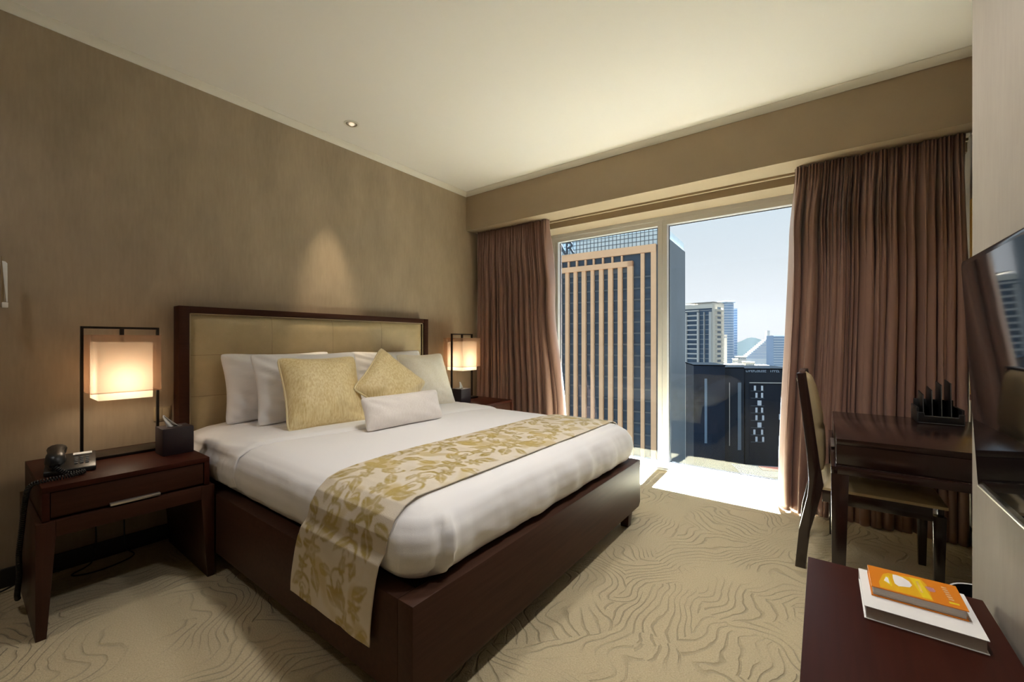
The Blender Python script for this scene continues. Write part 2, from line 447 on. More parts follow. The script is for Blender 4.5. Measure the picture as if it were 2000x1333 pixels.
struct('baseboard_left', box(-1.7, 3.88, YW - .014, YW, 0, .09, .003), M['base'], 'black skirting board along the headboard wall', 'skirting')
struct('baseboard_recess', box(XP, 3.88, YR, YR + .014, 0, .09, .003), M['base'], 'black skirting board behind the writing desk', 'skirting')
struct('baseboard_right', box(-1.7, XP, YP, YP + .014, 0, .09, .003), M['base'], 'black skirting board under the television wall', 'skirting')

# window with two glazed sashes
w = thing('window_1', (3.92, 1.165, 0), 'floor-to-soffit aluminium window with two tall panes', 'window'); w['kind'] = 'structure'
XF, XG = 3.885, 3.95
obj('frame', boxes([(XF, 3.99, 2.32, 2.35, 0, 2.33), (XF, 3.99, -.02, .02, 0, 2.33), (XF, 3.99, .02, 2.32, 2.285, 2.33), (XF, 3.99, .02, 2.32, 0, .018)], .002), M['alu'], w)
obj('sill_track', boxes([(XF - .022, XF - .002, .02, 2.32, 0, .012)], .002), M['alu'], w)
def sash(y0, y1, xa):
    g = .042
    s = obj('sash', boxes([(xa, 3.97, y0, y1, .018, .055), (xa, 3.97, y0, y1, 2.24, 2.285), (xa, 3.97, y0, y0 + g, .055, 2.24), (xa, 3.97, y1 - g, y1, .055, 2.24)], .0025), M['alu'], w)
    obj('gasket', boxes([(XG - .012, XG - .006, y0 + g, y1 - g, .055, .061), (XG - .012, XG - .006, y0 + g, y1 - g, 2.234, 2.24), (XG - .012, XG - .006, y0 + g, y0 + g + .006, .061, 2.234), (XG - .012, XG - .006, y1 - g - .006, y1 - g, .061, 2.234)]), M['gasket'], s)
    obj('pane', box(XG - .005, XG + .005, y0 + g, y1 - g, .055, 2.24), M['glass'], s)
sash(1.177, 2.32, XF + .004)
sash(.02, 1.1735, XF)

# ------------------------------------------------------------------ bed
BX0, BX1, BY0 = .80, 2.69, .955
bed = thing('bed', ((BX0 + BX1) / 2, 2.0, 0), 'king-size dark wood platform bed with a tall framed headboard', 'bed')
FT = .405
obj('side_rail', box(BX0, BX0 + .07, BY0 + .07, 3.03, .105, FT, .004), M['wood_bed'], bed, 40)
obj('side_rail', box(BX1 - .07, BX1, BY0 + .07, 3.03, .105, FT, .004), M['wood_bed'], bed, 40)
# foot rail with clipped lower corners
pf = [(BX0, FT), (BX0, .13), (BX0 + .025, .105), (BX1 - .025, .105), (BX1, .13), (BX1, FT)]
obj('foot_rail', prism(pf, 'y', BY0, BY0 + .07, .004), M['wood_bed'], bed, 40)
obj('slat_base', box(BX0 + .07, BX1 - .07, BY0 + .07, 3.03, .30, FT - .02), M['wood_bed'], bed)
for sx in (0, 1):
    for yy in (BY0 + .05, 2.85):
        xc = BX0 + .115 if sx == 0 else BX1 - .115
        d = .012 if sx == 0 else -.012
        obj('leg', frustum(xc - .033, xc + .033, yy - .03, yy + .036, .105, xc - .024 - d * 0, xc + .024, yy - .02, yy + .028, 0, .002), M['wood_z'], bed, 40)
# headboard: frame, padded tiles, piping
hb = obj('headboard', boxes([(BX0, .853, 3.045, 3.14, 0, 1.39), (2.69, 2.743, 3.045, 3.14, 0, 1.39), (.853, 2.69, 3.045, 3.14, 1.35, 1.39), (.853, 2.69, 3.08, 3.14, .3, 1.35)], .003), M['wood'], bed, 40)
xs = [.861, 1.325, 1.772, 2.219, 2.682]; zs = [.33, .585, .84, 1.093, 1.342]
for i in range(4):
    for j in range(4):
        bm = bmesh.new(); n = 8; P = []
        for a in range(n + 1):
            row = []
            for b in range(n + 1):
                u, v = a / n, b / n
                x = xs[i] + .0006 + (xs[i + 1] - xs[i] - .0012) * u; z = zs[j] + .0006 + (zs[j + 1] - zs[j] - .0012) * v
                eu = min(u, 1 - u) * (xs[i + 1] - xs[i]); ev = min(v, 1 - v) * (zs[j + 1] - zs[j])
                dep = .004 * min(1, eu / .05) ** .5 * min(1, ev / .05) ** .5
                el = min(x - xs[0], xs[-1] - x); et = zs[-1] - z
                dep += .024 * (min(1, max(0, el) / .045)) ** .5 * (min(1, max(0, et) / .045)) ** .5
                row.append((x, 3.079 - dep, z))
            P.append(row)
        bm = grid_bm(P)
        put(obj('panel', bm, M['leather'], hb, 70))
obj('piping', tube([(xs[0] - .003, 3.062, .33), (xs[0] - .003, 3.062, 1.342), (xs[0] + .004, 3.062, 1.347), (2.678, 3.062, 1.347), (2.685, 3.062, 1.342), (2.685, 3.062, .33)], .0055, 8), M['piping_k'], hb, 60)

# ------------------------------------------------------------------ duvet, sheet, runner
DX, DY0, DY1 = 1.745, 1.005, 3.03
PROF = [(.02, .408), (-.005, .425), (-.030, .46), (-.042, .51), (-.036, .56), (-.012, .605), (.03, .635), (.08, .650), (.16, .658), (.30, .664), (.48, .668), (.70, .670), (.86, .671)]
HX = .885
def loop_points(hx, y0, y1, rc, M_=300):
    # rounded rectangle centred on DX, as M_ points with equal arc spacing
    rc = max(.002, min(rc, hx - .001, (y1 - y0) / 2 - .001)); pts = []
    segs = []
    cs = [(DX + hx - rc, y0 + rc, -90), (DX + hx - rc, y1 - rc, 0), (DX - hx + rc, y1 - rc, 90), (DX - hx + rc, y0 + rc, 180)]
    poly = []
    for cx, cy, a0 in cs:
        for k in range(13):
            a = math.radians(a0 + 90 * k / 12); poly.append((cx + rc * math.cos(a), cy + rc * math.sin(a)))
    return poly
def resample(poly, n, closed=True):
    P = np.array(poly + ([poly[0]] if closed else [])); d = np.r_[0, np.cumsum(np.linalg.norm(np.diff(P, axis=0), axis=1))]
    t = np.linspace(0, d[-1], n, endpoint=not closed)
    return np.stack([np.interp(t, d, P[:, k]) for k in range(P.shape[1])], 1)
NP = 420
rows = []
fine = []
for (a0, z0), (a1, z1) in zip(PROF, PROF[1:]):
    for k in range(3): fine.append((a0 + (a1 - a0) * k / 3, z0 + (z1 - z0) * k / 3))
fine.append(PROF[-1])
# direction from the centre gives a stable pairing of points between loops
ref = resample(loop_points(HX, DY0, DY1, .10), NP)
for ins, z in fine:
    hx = HX - ins; y0 = DY0 + ins; y1 = DY1 - max(0, ins) * .9
    rc = .10 - .4 * ins if ins < .1 else max(.03, .12 - ins * .1)
    lp = loop_points(hx, y0, y1, max(.02, rc))
    L_ = resample(lp, NP)
    row = []
    side = smoothstep(.64, .56, z) * smoothstep(.405, .45, z)
    for k in range(NP):
        x, y = L_[k]
        s = k / NP * 60
        nx, ny = ((x - DX) / hx if abs(x - DX) > hx - .12 else 0), (-1 if y < y0 + .1 else 0)
        nl = math.hypot(nx, ny) or 1
        wr = noise.noise(Vector((s * 1.1, z * 4, 1.7))) * .014 + noise.noise(Vector((s * 3.1, z * 7, 7.7))) * .0045
        dx, dy = nx / nl * wr * side, ny / nl * wr * side
        dz = .0035 * noise.noise(Vector((x * 3, y * 3, 5))) * smoothstep(.62, .66, z) + .0018 * noise.noise(Vector((x * 11, y * 11, 2))) * smoothstep(.6, .66, z)
        # tucked hospital corner near the foot
        if y < y0 + .03:
            xc_ = DX - HX + .10 + .10 * (z - .5)
            dy += side * (-.026 * math.exp(-((x - xc_) / .016) ** 2) + .020 * math.exp(-((x - xc_ + .035) / .012) ** 2))
            pull = noise.noise(Vector((x * 9 + z * 14, z * 6, 2.2))); dy += -.012 * abs(pull) * smoothstep(.60, .46, z) * smoothstep(.405, .43, z)
        row.append((x + dx, y + dy, z + dz))
    rows.append(row)
bm = grid_bm(rows, closed_u=True)
bm.verts.ensure_lookup_table()
nb = len(rows)
bm.faces.new([bm.verts[k] for k in range(NP)][::-1])
bm.faces.new([bm.verts[(nb - 1) * NP + k] for k in range(NP)])
put(obj('duvet', bm, M['white'], None, 75), 'smooth white duvet tucked into the dark bed frame', 'duvet')

def cross_section(off, zlow_l, zlow_r, drop_x=None, bulge=0.0):
    # left hem -> over the mattress -> right hem; (x, z) polyline following the duvet profile
    side = [(HX - a, z) for a, z in PROF if z >= zlow_l]
    left = [(DX - h - off - bulge * smoothstep(.655, .60, z) , z + off * smoothstep(.56, .66, z)) for h, z in side]
    right = [(DX + h + off, z + off * smoothstep(.56, .66, z)) for h, z in [(HX - a, z) for a, z in PROF if z >= zlow_r]]
    return left + right[::-1]

# bed runner: cream damask with olive scrolls, colours painted per vertex from a drawn motif
def motif_mask(A, B):
    # A along the runner (m), B across it (m); returns 0..1 olive coverage
    wa = np.array([noise.noise(Vector((a * 22, b * 22, 1.0))) for a, b in zip(A.ravel(), B.ravel())]).reshape(A.shape)
    wb = np.array([noise.noise(Vector((a * 22, b * 22, 8.0))) for a, b in zip(A.ravel(), B.ravel())]).reshape(A.shape)
    A = A + .010 * wa; B = B + .010 * wb
    T = .40
    out = np.zeros_like(A)
    rnd = random.Random(5)
    def leaf(a, b, cx, cy, ang, ln, wd):
        dx, dy = a - cx, b - cy; c, s = math.cos(ang), math.sin(ang)
        u = (dx * c + dy * s) / ln; v = (-dx * s + dy * c) / wd
        prof = np.clip(u, 0, 1); half = np.sin(np.pi * prof ** .8) * .5
        m = ((u > 0) & (u < 1) & (np.abs(v) < half)).astype(float)
        vein = (np.abs(v) < .045) & (u > .08) & (u < .9)
        return m * (1 - .75 * vein)
    def blob(a, b, cx, cy, r, k, ph):
        dx, dy = a - cx, b - cy; th = np.arctan2(dy, dx); rr = np.hypot(dx, dy)
        m = (rr < r * (.78 + .24 * np.cos(k * th + ph))).astype(float)
        vein = (np.abs(np.sin(k * th / 2 + ph / 2 )) < .10) & (rr > r * .2)
        return m * (1 - .6 * vein) * (1 - .6 * ((rr > r * .16) & (rr < r * .24)))
    def curl(a, b, cx, cy, r0, turns, ph, wd, flip=1):
        dx, dy = a - cx, (b - cy) * flip; rr = np.hypot(dx, dy); th = np.arctan2(dy, dx) - ph
        m = np.zeros_like(a)
        for k in range(-1, 3):
            tt = (th + 2 * math.pi * k) / (2 * math.pi * turns); ok = (tt > 0) & (tt < 1)
            rad = r0 * (1 - .85 * tt); m = np.maximum(m, (ok & (np.abs(rr - rad) < wd * (1.2 - tt))).astype(float))
        return m
    for row in range(2):
        for n in range(-1, 10):
            ca = n * T + (T / 2 if row else 0); cb = .135 + .245 * row
            a, b = A - ca, B - cb
            fl = 1 if (n + row) % 2 else -1
            b = b * fl
            m = blob(a, b, 0, 0, .062, 5, .4)
            m = np.maximum(m, blob(a, b, .085, .045, .040, 6, 1.0))
            m = np.maximum(m, blob(a, b, -.07, .05, .034, 5, 2.0))
            for (x, y, an, ln, wd) in ((.05, -.02, -.35, .12, .055), (.06, -.05, -1.0, .09, .05), (-.05, -.02, 3.6, .12, .055), (-.03, -.06, 4.4, .09, .045),
                                       (.12, .03, .9, .10, .05), (-.10, .04, 2.3, .10, .045), (.0, .06, 1.6, .085, .05), (.17, -.05, .2, .08, .04), (-.17, -.02, 2.9, .07, .038)):
                m = np.maximum(m, leaf(a, b, x, y, an, ln, wd))
            m = np.maximum(m, curl(a, b, .15, -.055, .055, 1.35, 2.6, .0075))
            m = np.maximum(m, curl(a, b, -.155, .03, .050, 1.3, -.3, .007, -1))
            m = np.maximum(m, curl(a, b, .02, .115, .040, 1.2, 1.2, .006))
            out = np.maximum(out, m)
    return out

sec = cross_section(.007, .50, .50)
hang_l = [(.783, .222), (.784, .30), (.785, .40), (.786, .44), (.792, .48)]
hang_r = [(DX * 2 - x, z) for x, z in hang_l]
cs = resample([p for p in hang_l] + sec + hang_r[::-1], 720, closed=False)
NB = 124
alen = np.r_[0, np.cumsum(np.linalg.norm(np.diff(cs, axis=0), axis=1))]
P = []; AA = np.zeros((len(cs), NB)); BB = np.zeros((len(cs), NB))
for i, (x, z) in enumerate(cs):
    row = []
    hang = smoothstep(.62, .22, z) if x < DX else smoothstep(.62, .22, z)
    for j in range(NB):
        f = j / (NB - 1)
        ya = 1.090 + .045 * hang; yb = 1.555 - .045 * smoothstep(.8, 2.6, x) + .085 * hang
        y = ya + (yb - ya) * f
        zf = float(np.interp(y - DY0, [q[0] for q in PROF[1:]], [q[1] for q in PROF[1:]])) + .006
        wv = .0022 * noise.noise(Vector((x * 7, y * 9, z * 7))) + .006 * hang * noise.noise(Vector((3, y * 9, z * 2)))
        sgn = -1 if x < DX else 1
        row.append((x + sgn * (abs(wv) * (1 if z < .6 else 0)) , y, (min(z, zf) if z >= .6 else z) + (abs(wv) if z >= .6 else 0)))
        AA[i, j] = alen[i]; BB[i, j] = (y - ya)
    P.append(row)
bm = grid_bm(P)
run = obj('bed_runner', bm, attr_mat('damask_runner', 'pattern', .5, .2, 420), None, 80)
mk = motif_mask(AA, BB)
k = mk.copy()
k[1:-1, 1:-1] = (mk[1:-1, 1:-1] * 2 + mk[:-2, 1:-1] + mk[2:, 1:-1] + mk[1:-1, :-2] + mk[1:-1, 2:]) / 6
ca = run.data.color_attributes.new('pattern', 'FLOAT_COLOR', 'POINT')
cols = np.ones((AA.size, 4), np.float32)
nz = np.array([noise.noise(Vector((a * 9, b * 9, 3.3))) for a, b in zip(AA.ravel(), BB.ravel())])
nf = np.array([noise.noise(Vector((a * 60, b * 14, 9.3))) for a, b in zip(AA.ravel(), BB.ravel())])
thr = np.clip(k.ravel() * (.80 + .5 * nf) + np.clip((nz - .22) * 1.6, 0, .35) + .10 * np.clip(nf, 0, 1), 0, 1)
cream = np.array([.66, .58, .45]); pale = np.array([.74, .68, .58]); olive = np.array([.36, .265, .062]); gold = np.array([.50, .375, .13])
basec = cream + (pale - cream) * np.clip(.5 + .9 * nz, 0, 1)[:, None]
tint = np.clip((nz - .18) * 3.5, 0, .55)[:, None]; basec = basec * (1 - tint) + np.array([.58, .45, .20]) * tint
oc = olive + (gold - olive) * np.clip(.4 + 1.0 * nz + .5 * nf, 0, 1)[:, None]
cols[:, :3] = basec * (1 - thr[:, None]) + oc * thr[:, None]
ca.data.foreach_set('color', cols.ravel())
md = run.modifiers.new('thick', 'SOLIDIFY'); md.thickness = .004; md.offset = 1
put(run, 'cream bed runner with olive floral damask across the foot of the bed', 'bed runner')

# folded top sheet at the head of the bed
P = []
sec = resample(cross_section(.006, .43, .43), 260, closed=False)
for i, (x, z) in enumerate(sec):
    row = []
    yf = 2.30 - .17 * smoothstep(.75, 1.5, x) - .05 * smoothstep(1.4, 2.6, x)
    for j in range(60):
        f = j / 59
        y = yf + (2.99 - yf) * f
        low = smoothstep(.64, .52, z); sgn = -1 if x < DX else 1
        bl = .032 * smoothstep(0, .25, f) * smoothstep(.59, .64, z) * smoothstep(.668, .63, z)
        wr = (.007 * noise.noise(Vector((y * 26, z * 4, 4.4))) + .004 * noise.noise(Vector((y * 60, z * 5, 8.1)))) * smoothstep(.645, .58, z)
        tp = .004 * noise.noise(Vector((x * 9, y * 9, 1.1))) * smoothstep(.6, .66, z)
        edge = -.014 * smoothstep(.05, 0, f) * smoothstep(.6, .66, z)
        row.append((x + sgn * (bl + wr - .016 * smoothstep(.05, 0, f) * low), y, z + abs(tp) + edge + .004 * smoothstep(.62, .668, z)))
    P.append(row)
sh = obj('bed_sheet', grid_bm(P), M['white'], None, 80)
md = sh.modifiers.new('thick', 'SOLIDIFY'); md.thickness = .004; md.offset = 1
put(sh, 'white top sheet folded back over the duvet below the pillows', 'bed sheet')

# ------------------------------------------------------------------ pillows and cushions
def cushion(name, w, h, t, base, yaw, lean, m, label, cat='cushion', roll=0.0, pipe=None, pinch=.05, wr=.006, seed=0, group=None, nx=36, ny=30, power=.5, soft=2.6):
    root = thing(name, base, label, cat, group)
    cyaw, syaw = math.cos(yaw), math.sin(yaw)
    X = Vector((cyaw, syaw, 0)); back = Vector((-syaw, cyaw, 0))
    Y = back * math.sin(lean) + Vector((0, 0, 1)) * math.cos(lean); Z = X.cross(Y)
    R = Matrix((X, Y, Z)).transposed()
    c, s = math.cos(roll), math.sin(roll)
    def outline(u, v):
        rd = 1 - .055 * (abs(u) * abs(v)) ** 8
        x = w / 2 * u * (1 - pinch * (1 - v * v)) * rd; y = h / 2 * v * (1 - pinch * (1 - u * u)) * rd; return x, y
    def place(x, y, z):
        xr, yr = c * x - s * y, s * x + c * y
        hh = h / 2 if abs(roll) < .01 else math.hypot(w, h) / 2 * .94
        return R @ Vector((xr, yr + hh, z))
    bm = bmesh.new()
    grids = []
    for side in (1, -1):
        P = []
        for i in range(nx + 1):
            u = math.sin((i / nx - .5) * math.pi)
            row = []
            for j in range(ny + 1):
                v = math.sin((j / ny - .5) * math.pi)
                x, y = outline(u, v)
                z = t / 2 * ((1 - abs(u) ** soft) * (1 - abs(v) ** soft)) ** power
                n = noise.noise(Vector((x * 6 + seed, y * 6, seed * 1.3 + side))) + .5 * noise.noise(Vector((x * 18 + seed, y * 9, side * 3.0 + seed)))
                cr = noise.noise(Vector((x * 5 + seed * 2, y * 26 + x * 12, seed))) * smoothstep(.25, .9, max(abs(u), abs(v)))
                edge = 1 - max(abs(u), abs(v)) ** 6
                z = z + wr * (n + cr * 2.0) * edge
                row.append(bm.verts.new(place(x, y, side * max(z, 0))))
            P.append(row)
        for i in range(nx):
            for j in range(ny):
                q = (P[i][j], P[i + 1][j], P[i + 1][j + 1], P[i][j + 1])
                bm.faces.new(q if side == 1 else q[::-1])
    bmesh.ops.remove_doubles(bm, verts=bm.verts, dist=1e-5)
    obj('cover', bm, m, root, 80, local=True)
    if pipe:
        ring = []
        for a, b, ax in ((-1, 1, 0), (-1, 1, 1), (1, -1, 0), (1, -1, 1)):
            for k in range(20):
                q = a + (b - a) * k / 20
                uv = (q, -1) if (ax == 0 and a == -1) else (1, q) if (ax == 1 and a == -1) else (q, 1) if ax == 0 else (-1, q)
                x, y = outline(*uv); ring.append(place(x, y, 0))
        obj('piping', tube(ring, .0075, 7, True), pipe, root, 80, local=True)
    return root
def pillow(base, yaw, lean, seed, label, w=.72, h=.45, t=.23):
    return cushion('pillow', w, h, t, base, yaw, lean, M['white'], label, 'pillow', pinch=.085, wr=.020, seed=seed, nx=48, ny=40, power=.55, soft=2.0)
pillow((1.33, 2.865, .668), 0, math.radians(12), 3, 'white pillow propped against the headboard, rearmost of the stacked pair')
pillow((1.42, 2.645, .672), 0, math.radians(15), 8, 'white pillow leaning on another pillow behind the square gold cushion')
pillow((2.19, 2.83, .668), 0, math.radians(15), 14, 'white pillow mostly hidden behind the diamond gold and ivory cushions', w=.72)
cushion('cushion', .47, .46, .19, (1.345, 2.345, .668), math.radians(-9), math.radians(27), M['gold'], 'square gold woven cushion with piped edge standing upright', pipe=M['gold_pipe'], seed=21, pinch=.085, wr=.009)
cushion('cushion', .405, .405, .15, (1.765, 2.20, .645), math.radians(-3), math.radians(28), M['gold'], 'gold woven cushion turned on its corner like a diamond', roll=math.radians(45), pipe=M['gold_pipe'], seed=31, pinch=.085, wr=.009)
cushion('cushion', .45, .46, .17, (2.26, 2.44, .655), math.radians(-4), math.radians(24), M['ivory'], 'plain ivory cushion beside the diamond-turned gold cushion', pipe=M['ivory'], seed=41, pinch=.085, wr=.009)
cushion('bolster_cushion', .57, .20, .13, (1.665, 2.03, .668), math.radians(-2), math.radians(20), M['blush'], 'small oblong off-white cushion lying in front of the gold cushions', seed=52, pinch=.05, wr=.010, soft=3.0)

# ------------------------------------------------------------------ nightstands
def nightstand(x0, x1, label):
    y0, y1 = 2.462, 3.10
    n = thing('nightstand', ((x0 + x1) / 2, (y0 + y1) / 2, 0), label, 'nightstand')
    bx0, bx1 = x0 + .018, x1 - .018
    obj('case', boxes([(bx0, bx1, y0 + .01, y1, .574, .597), (bx0, bx0 + .022, y0 + .01, y1, .461, .574), (bx1 - .022, bx1, y0 + .01, y1, .461, .574),
                       (bx0 + .022, bx1 - .022, y0 + .03, y1, .461, .468), (bx0 + .022, bx1 - .022, y1 - .02, y1, .468, .574)], .0015), M['wood_top'], n, 40)
    d = obj('drawer', box(bx0 + .024, bx1 - .024, y0 + .016, y1 - .05, .470, .572, .002), M['wood'], n, 40)
    xm = (x0 + x1) / 2
    hbm = box(xm - .085, xm + .085, y0 - .004, y0 + .017, .467, .478, .0015)
    obj('handle', hbm, M['steel'], d, 40)
    for s in (0, 1):
        xo = x0 if s == 0 else x1
        a = (lambda v: xo + v) if s == 0 else (lambda v: xo - v)
        # side panel leg, narrowing towards the floor on its inner face
        poly = [(a(0), .458), (a(.055), .458), (a(.055), .39), (a(.030), 0), (a(0), 0)]
        obj('leg', prism(poly, 'y', y0, y1 - .02, .002), M['wood_z'], n, 40)
    obj('apron', boxes([(x0 + .055, x1 - .055, y0, y0 + .025, .395, .458), (x0 + .055, x1 - .055, y0 + .025, y1 - .02, .440, .458)], .0015), M['wood'], n, 40)
    return n
nightstand(.195, .793, 'dark wood nightstand with one drawer, carrying the telephone')
nightstand(2.765, 3.345, 'dark wood nightstand between the bed and the window curtain')

# ------------------------------------------------------------------ table lamps
def table_lamp(cx, cy, zt, label):
    l = thing('table_lamp', (cx, cy, zt), label, 'lamp')
    obj('base', box(cx - .150, cx + .150, cy - .085, cy + .085, zt, zt + .014, .002), M['bronze'], l, 40)
    for s in (-1, 1):
        obj('post', box(cx + s * .146 - .0055, cx + s * .146 + .0055, cy - .009, cy + .009, zt + .014, zt + .645), M['bronze'], l)
    obj('crossbar', box(cx - .1515, cx + .1515, cy - .009, cy + .009, zt + .645, zt + .656), M['bronze'], l)
    obj('hanger', boxes([(cx - .008, cx + .008, cy - .008, cy + .008, zt + .575, zt + .645), (cx - .03, cx + .03, cy - .003, cy + .003, zt + .572, zt + .578)]), M['bronze'], l)
    def tubebox(h, z0, z1, t):
        return boxes([(cx - h, cx + h, cy - h, cy - h + t, z0, z1), (cx - h, cx + h, cy + h - t, cy + h, z0, z1), (cx - h, cx - h + t, cy - h + t, cy + h - t, z0, z1), (cx + h - t, cx + h, cy - h + t, cy + h - t, z0, z1)])
    def thin(h, z0, z1):
        bm = bmesh.new()
        v = [[bm.verts.new((cx + a * h, cy + b * h, z)) for a, b in ((-1, -1), (1, -1), (1, 1), (-1, 1))] for z in (z0, z1)]
        for k in range(4): bm.faces.new((v[0][k], v[0][(k + 1) % 4], v[1][(k + 1) % 4], v[1][k]))
        return bm
    so = obj('outer_shade', thin(.131, zt + .328, zt + .611), M['sheer'], l)
    obj('hem', tubebox(.132, zt + .326, zt + .331, .002), M['sheer'], so)
    obj('hem', tubebox(.132, zt + .608, zt + .613, .002), M['sheer'], so)
    obj('inner_shade', thin(.103, zt + .290, zt + .578), M['shade'], l)
    bl = lathe(cx, cy, [(.006, zt + .505), (.013, zt + .50), (.016, zt + .48), (.030, zt + .455), (.034, zt + .435), (.028, zt + .412), (.012, zt + .400), (.002, zt + .398)], 20)
    obj('bulb', bl, M['bulb'], l, 60)
    obj('socket', lathe(cx, cy, [(.016, zt + .572), (.016, zt + .505)], 16), M['bronze'], l, 40)
    ld = bpy.data.lights.new('lamp_bulb', 'POINT'); ld.energy = 1.5; ld.color = (1, .85, .66); ld.shadow_soft_size = .04
    lo = bpy.data.objects.new('lamp_bulb', ld); COL.objects.link(lo); lo.parent = l; lo.location = (0, 0, .37)
    return l
table_lamp(.529, 2.925, .597, 'square sheer-shaded table lamp hanging in a thin metal frame above the telephone nightstand')
table_lamp(3.085, 2.925, .597, 'square sheer-shaded table lamp in a thin metal frame beside the window curtain')

# tissue boxes
def tissue_box(x0, y0, label, tilt):
    s = .130; z = .597
    b = thing('tissue_box', (x0 + s / 2, y0 + s / 2, z), label, 'tissue box')
    obj('box_body', box(x0, x0 + s, y0, y0 + s, z, z + .137, .003), M['tissue_box'], b, 40)
    obj('slot', lathe(x0 + s / 2, y0 + s / 2, [(.030, z + .1372), (.030, z + .1384), (.026, z + .1384), (.026, z + .1372)], 24, False, False), M['stitch'], b, 40)
    pts = []
    for i in range(9):
        t = i / 8; row = []
        for j in range(9):
            a = (j / 8 - .5)
            wdt = .055 * (1 - .75 * t)
            row.append((x0 + s / 2 + a * wdt + tilt * t * .05, y0 + s / 2 + .012 * math.sin(a * 7 + t * 2) * (1 - .4 * t), z + .125 + .075 * t * (1 - .5 * a * a)))
        pts.append(row)
    o = obj('tissue', grid_bm(pts), M['paper'], b, 80)
    md = o.modifiers.new('t', 'SOLIDIFY'); md.thickness = .002
tissue_box(.634, 2.66, 'dark leather tissue box with a white tissue, next to the light switches', -.9)
tissue_box(2.80, 2.665, 'dark leather tissue box on the nightstand by the window curtain', -.3)

# telephone
ph = thing('telephone', (.325, 2.74, .597), 'black corded desk telephone on the nightstand', 'telephone')
def rotz(bm, c, a):
    bmesh.ops.rotate(bm, verts=bm.verts, cent=c, matrix=Matrix.Rotation(a, 3, 'Z')); return bm
pc = Vector((.325, 2.74, .597)); pa = math.radians(-8)
pb = prism([(2.645, .600), (2.645, .618), (2.70, .630), (2.835, .652), (2.845, .648), (2.845, .600)], 'x', .245, .405, .004)
obj('phone_body', rotz(pb, pc, pa), M['black'], ph, 40)
for i in range(3):
    for j in range(4):
        x = .335 + i * .018; y = 2.69 + j * .022; z = .628 + (y - 2.69) * .16
        obj('key', rotz(box(x, x + .012, y, y + .014, z, z + .005, .0015), pc, pa), M['stitch'], ph, 40)
obj('number_card', rotz(prism([(2.80, .6475), (2.80, .6495), (2.825, .6535), (2.825, .6515)], 'x', .33, .392), pc, pa), M['paper'], ph)
hs = []
for k in range(15):
    t = k / 14; y = 2.635 + .215 * t
    hs.append((.279, y, .668 + .022 * math.sin(math.pi * t) + (y - 2.70) * .10))
rad = [.011, .019, .021, .021, .019, .017, .016, .016, .016, .017, .019, .021, .021, .019, .011]
hbm = tube(hs, rad, 12)
for v in hbm.verts:
    t = (v.co.y - 2.635) / .215
    v.co.x = .279 + (v.co.x - .279) * 1.55; v.co.z -= .006
    if t < .27 or t > .73: v.co.z -= .012 if v.co.z < .668 + .02 * math.sin(math.pi * max(0, min(1, t))) else 0
obj('handset', rotz(hbm, pc, pa), M['black'], ph, 50)
path = [Vector(p) for p in ((.262, 2.640, .640), (.30, 2.61, .609), (.345, 2.60, .609), (.33, 2.575, .609), (.28, 2.555, .609), (.225, 2.56, .607), (.188, 2.585, .585), (.178, 2.62, .50), (.172, 2.64, .40), (.166, 2.66, .30), (.170, 2.70, .20), (.168, 2.76, .10), (.175, 2.85, .04))]
def spline(pts, n):
    out = []
    for i in range(len(pts) - 1):
        p0, p1, p2, p3 = pts[max(i - 1, 0)], pts[i], pts[i + 1], pts[min(i + 2, len(pts) - 1)]
        for k in range(n):
            t = k / n
            out.append(.5 * ((2 * p1) + (p2 - p0) * t + (2 * p0 - 5 * p1 + 4 * p2 - p3) * t * t + (3 * p1 - p0 - 3 * p2 + p3) * t ** 3))
    out.append(pts[-1]); return out
sp = spline(path, 60)
co_ = []
acc = 0.0
for i, p in enumerate(sp):
    d = (sp[min(i + 1, len(sp) - 1)] - sp[max(i - 1, 0)]).normalized()
    if i: acc += (sp[i] - sp[i - 1]).length
    a = d.cross(Vector((0.3, .2, 1))).normalized(); b = d.cross(a)
    th = acc / .0085 * 2 * math.pi
    co_.append((p, d, a, b, acc))
coil = []
tot = acc; nturn = int(tot / .0085); NPTS = nturn * 9
arc = [c[4] for c in co_]
ii = 0
for k in range(NPTS + 1):
    s = tot * k / NPTS
    while ii < len(arc) - 2 and arc[ii + 1] < s: ii += 1
    f = (s - arc[ii]) / max(1e-6, arc[ii + 1] - arc[ii])
    p = co_[ii][0].lerp(co_[ii + 1][0], f); th = 2 * math.pi * nturn * k / NPTS
    coil.append(p + co_[ii][2] * .0075 * math.cos(th) + co_[ii][3] * .0075 * math.sin(th))
obj('coiled_cord', tube(coil, .0024, 5), M['black'], ph, 80)

# switch plate, reading light, cables, downlight
sw = thing('light_switch', (.75, YW, .75), 'champagne double light switch plate beside the headboard', 'switch')
obj('plate', box(.706, .786, YW - .008, YW - .0005, .708, .792, .002), M['plate'], sw, 40)
for k in range(2): obj('rocker', box(.713 + k * .034, .745 + k * .034, YW - .012, YW - .008, .718, .782, .0015), M['plate'], sw, 40)
rl = thing('wall_sconce', (.09, YW, 1.45), 'frosted blade wall light mounted on the headboard wall', 'wall lamp')
M['blade'] = mat('frosted_glass_blade', (.78, .78, .76), .25, .6)
M['ivory_p'] = mat('ivory_plastic', (.80, .78, .74), .4)
obj('backplate', box(.03, .13, YW - .016, YW - .0005, 1.36, 1.57, .003), M['plate'], rl, 40)
obj('rod', tube([(.142, YW - .012, 1.345), (.142, YW - .07, 1.345), (.142, YW - .085, 1.36), (.142, YW - .085, 1.575)], .004, 8), M['plate'], rl, 60)
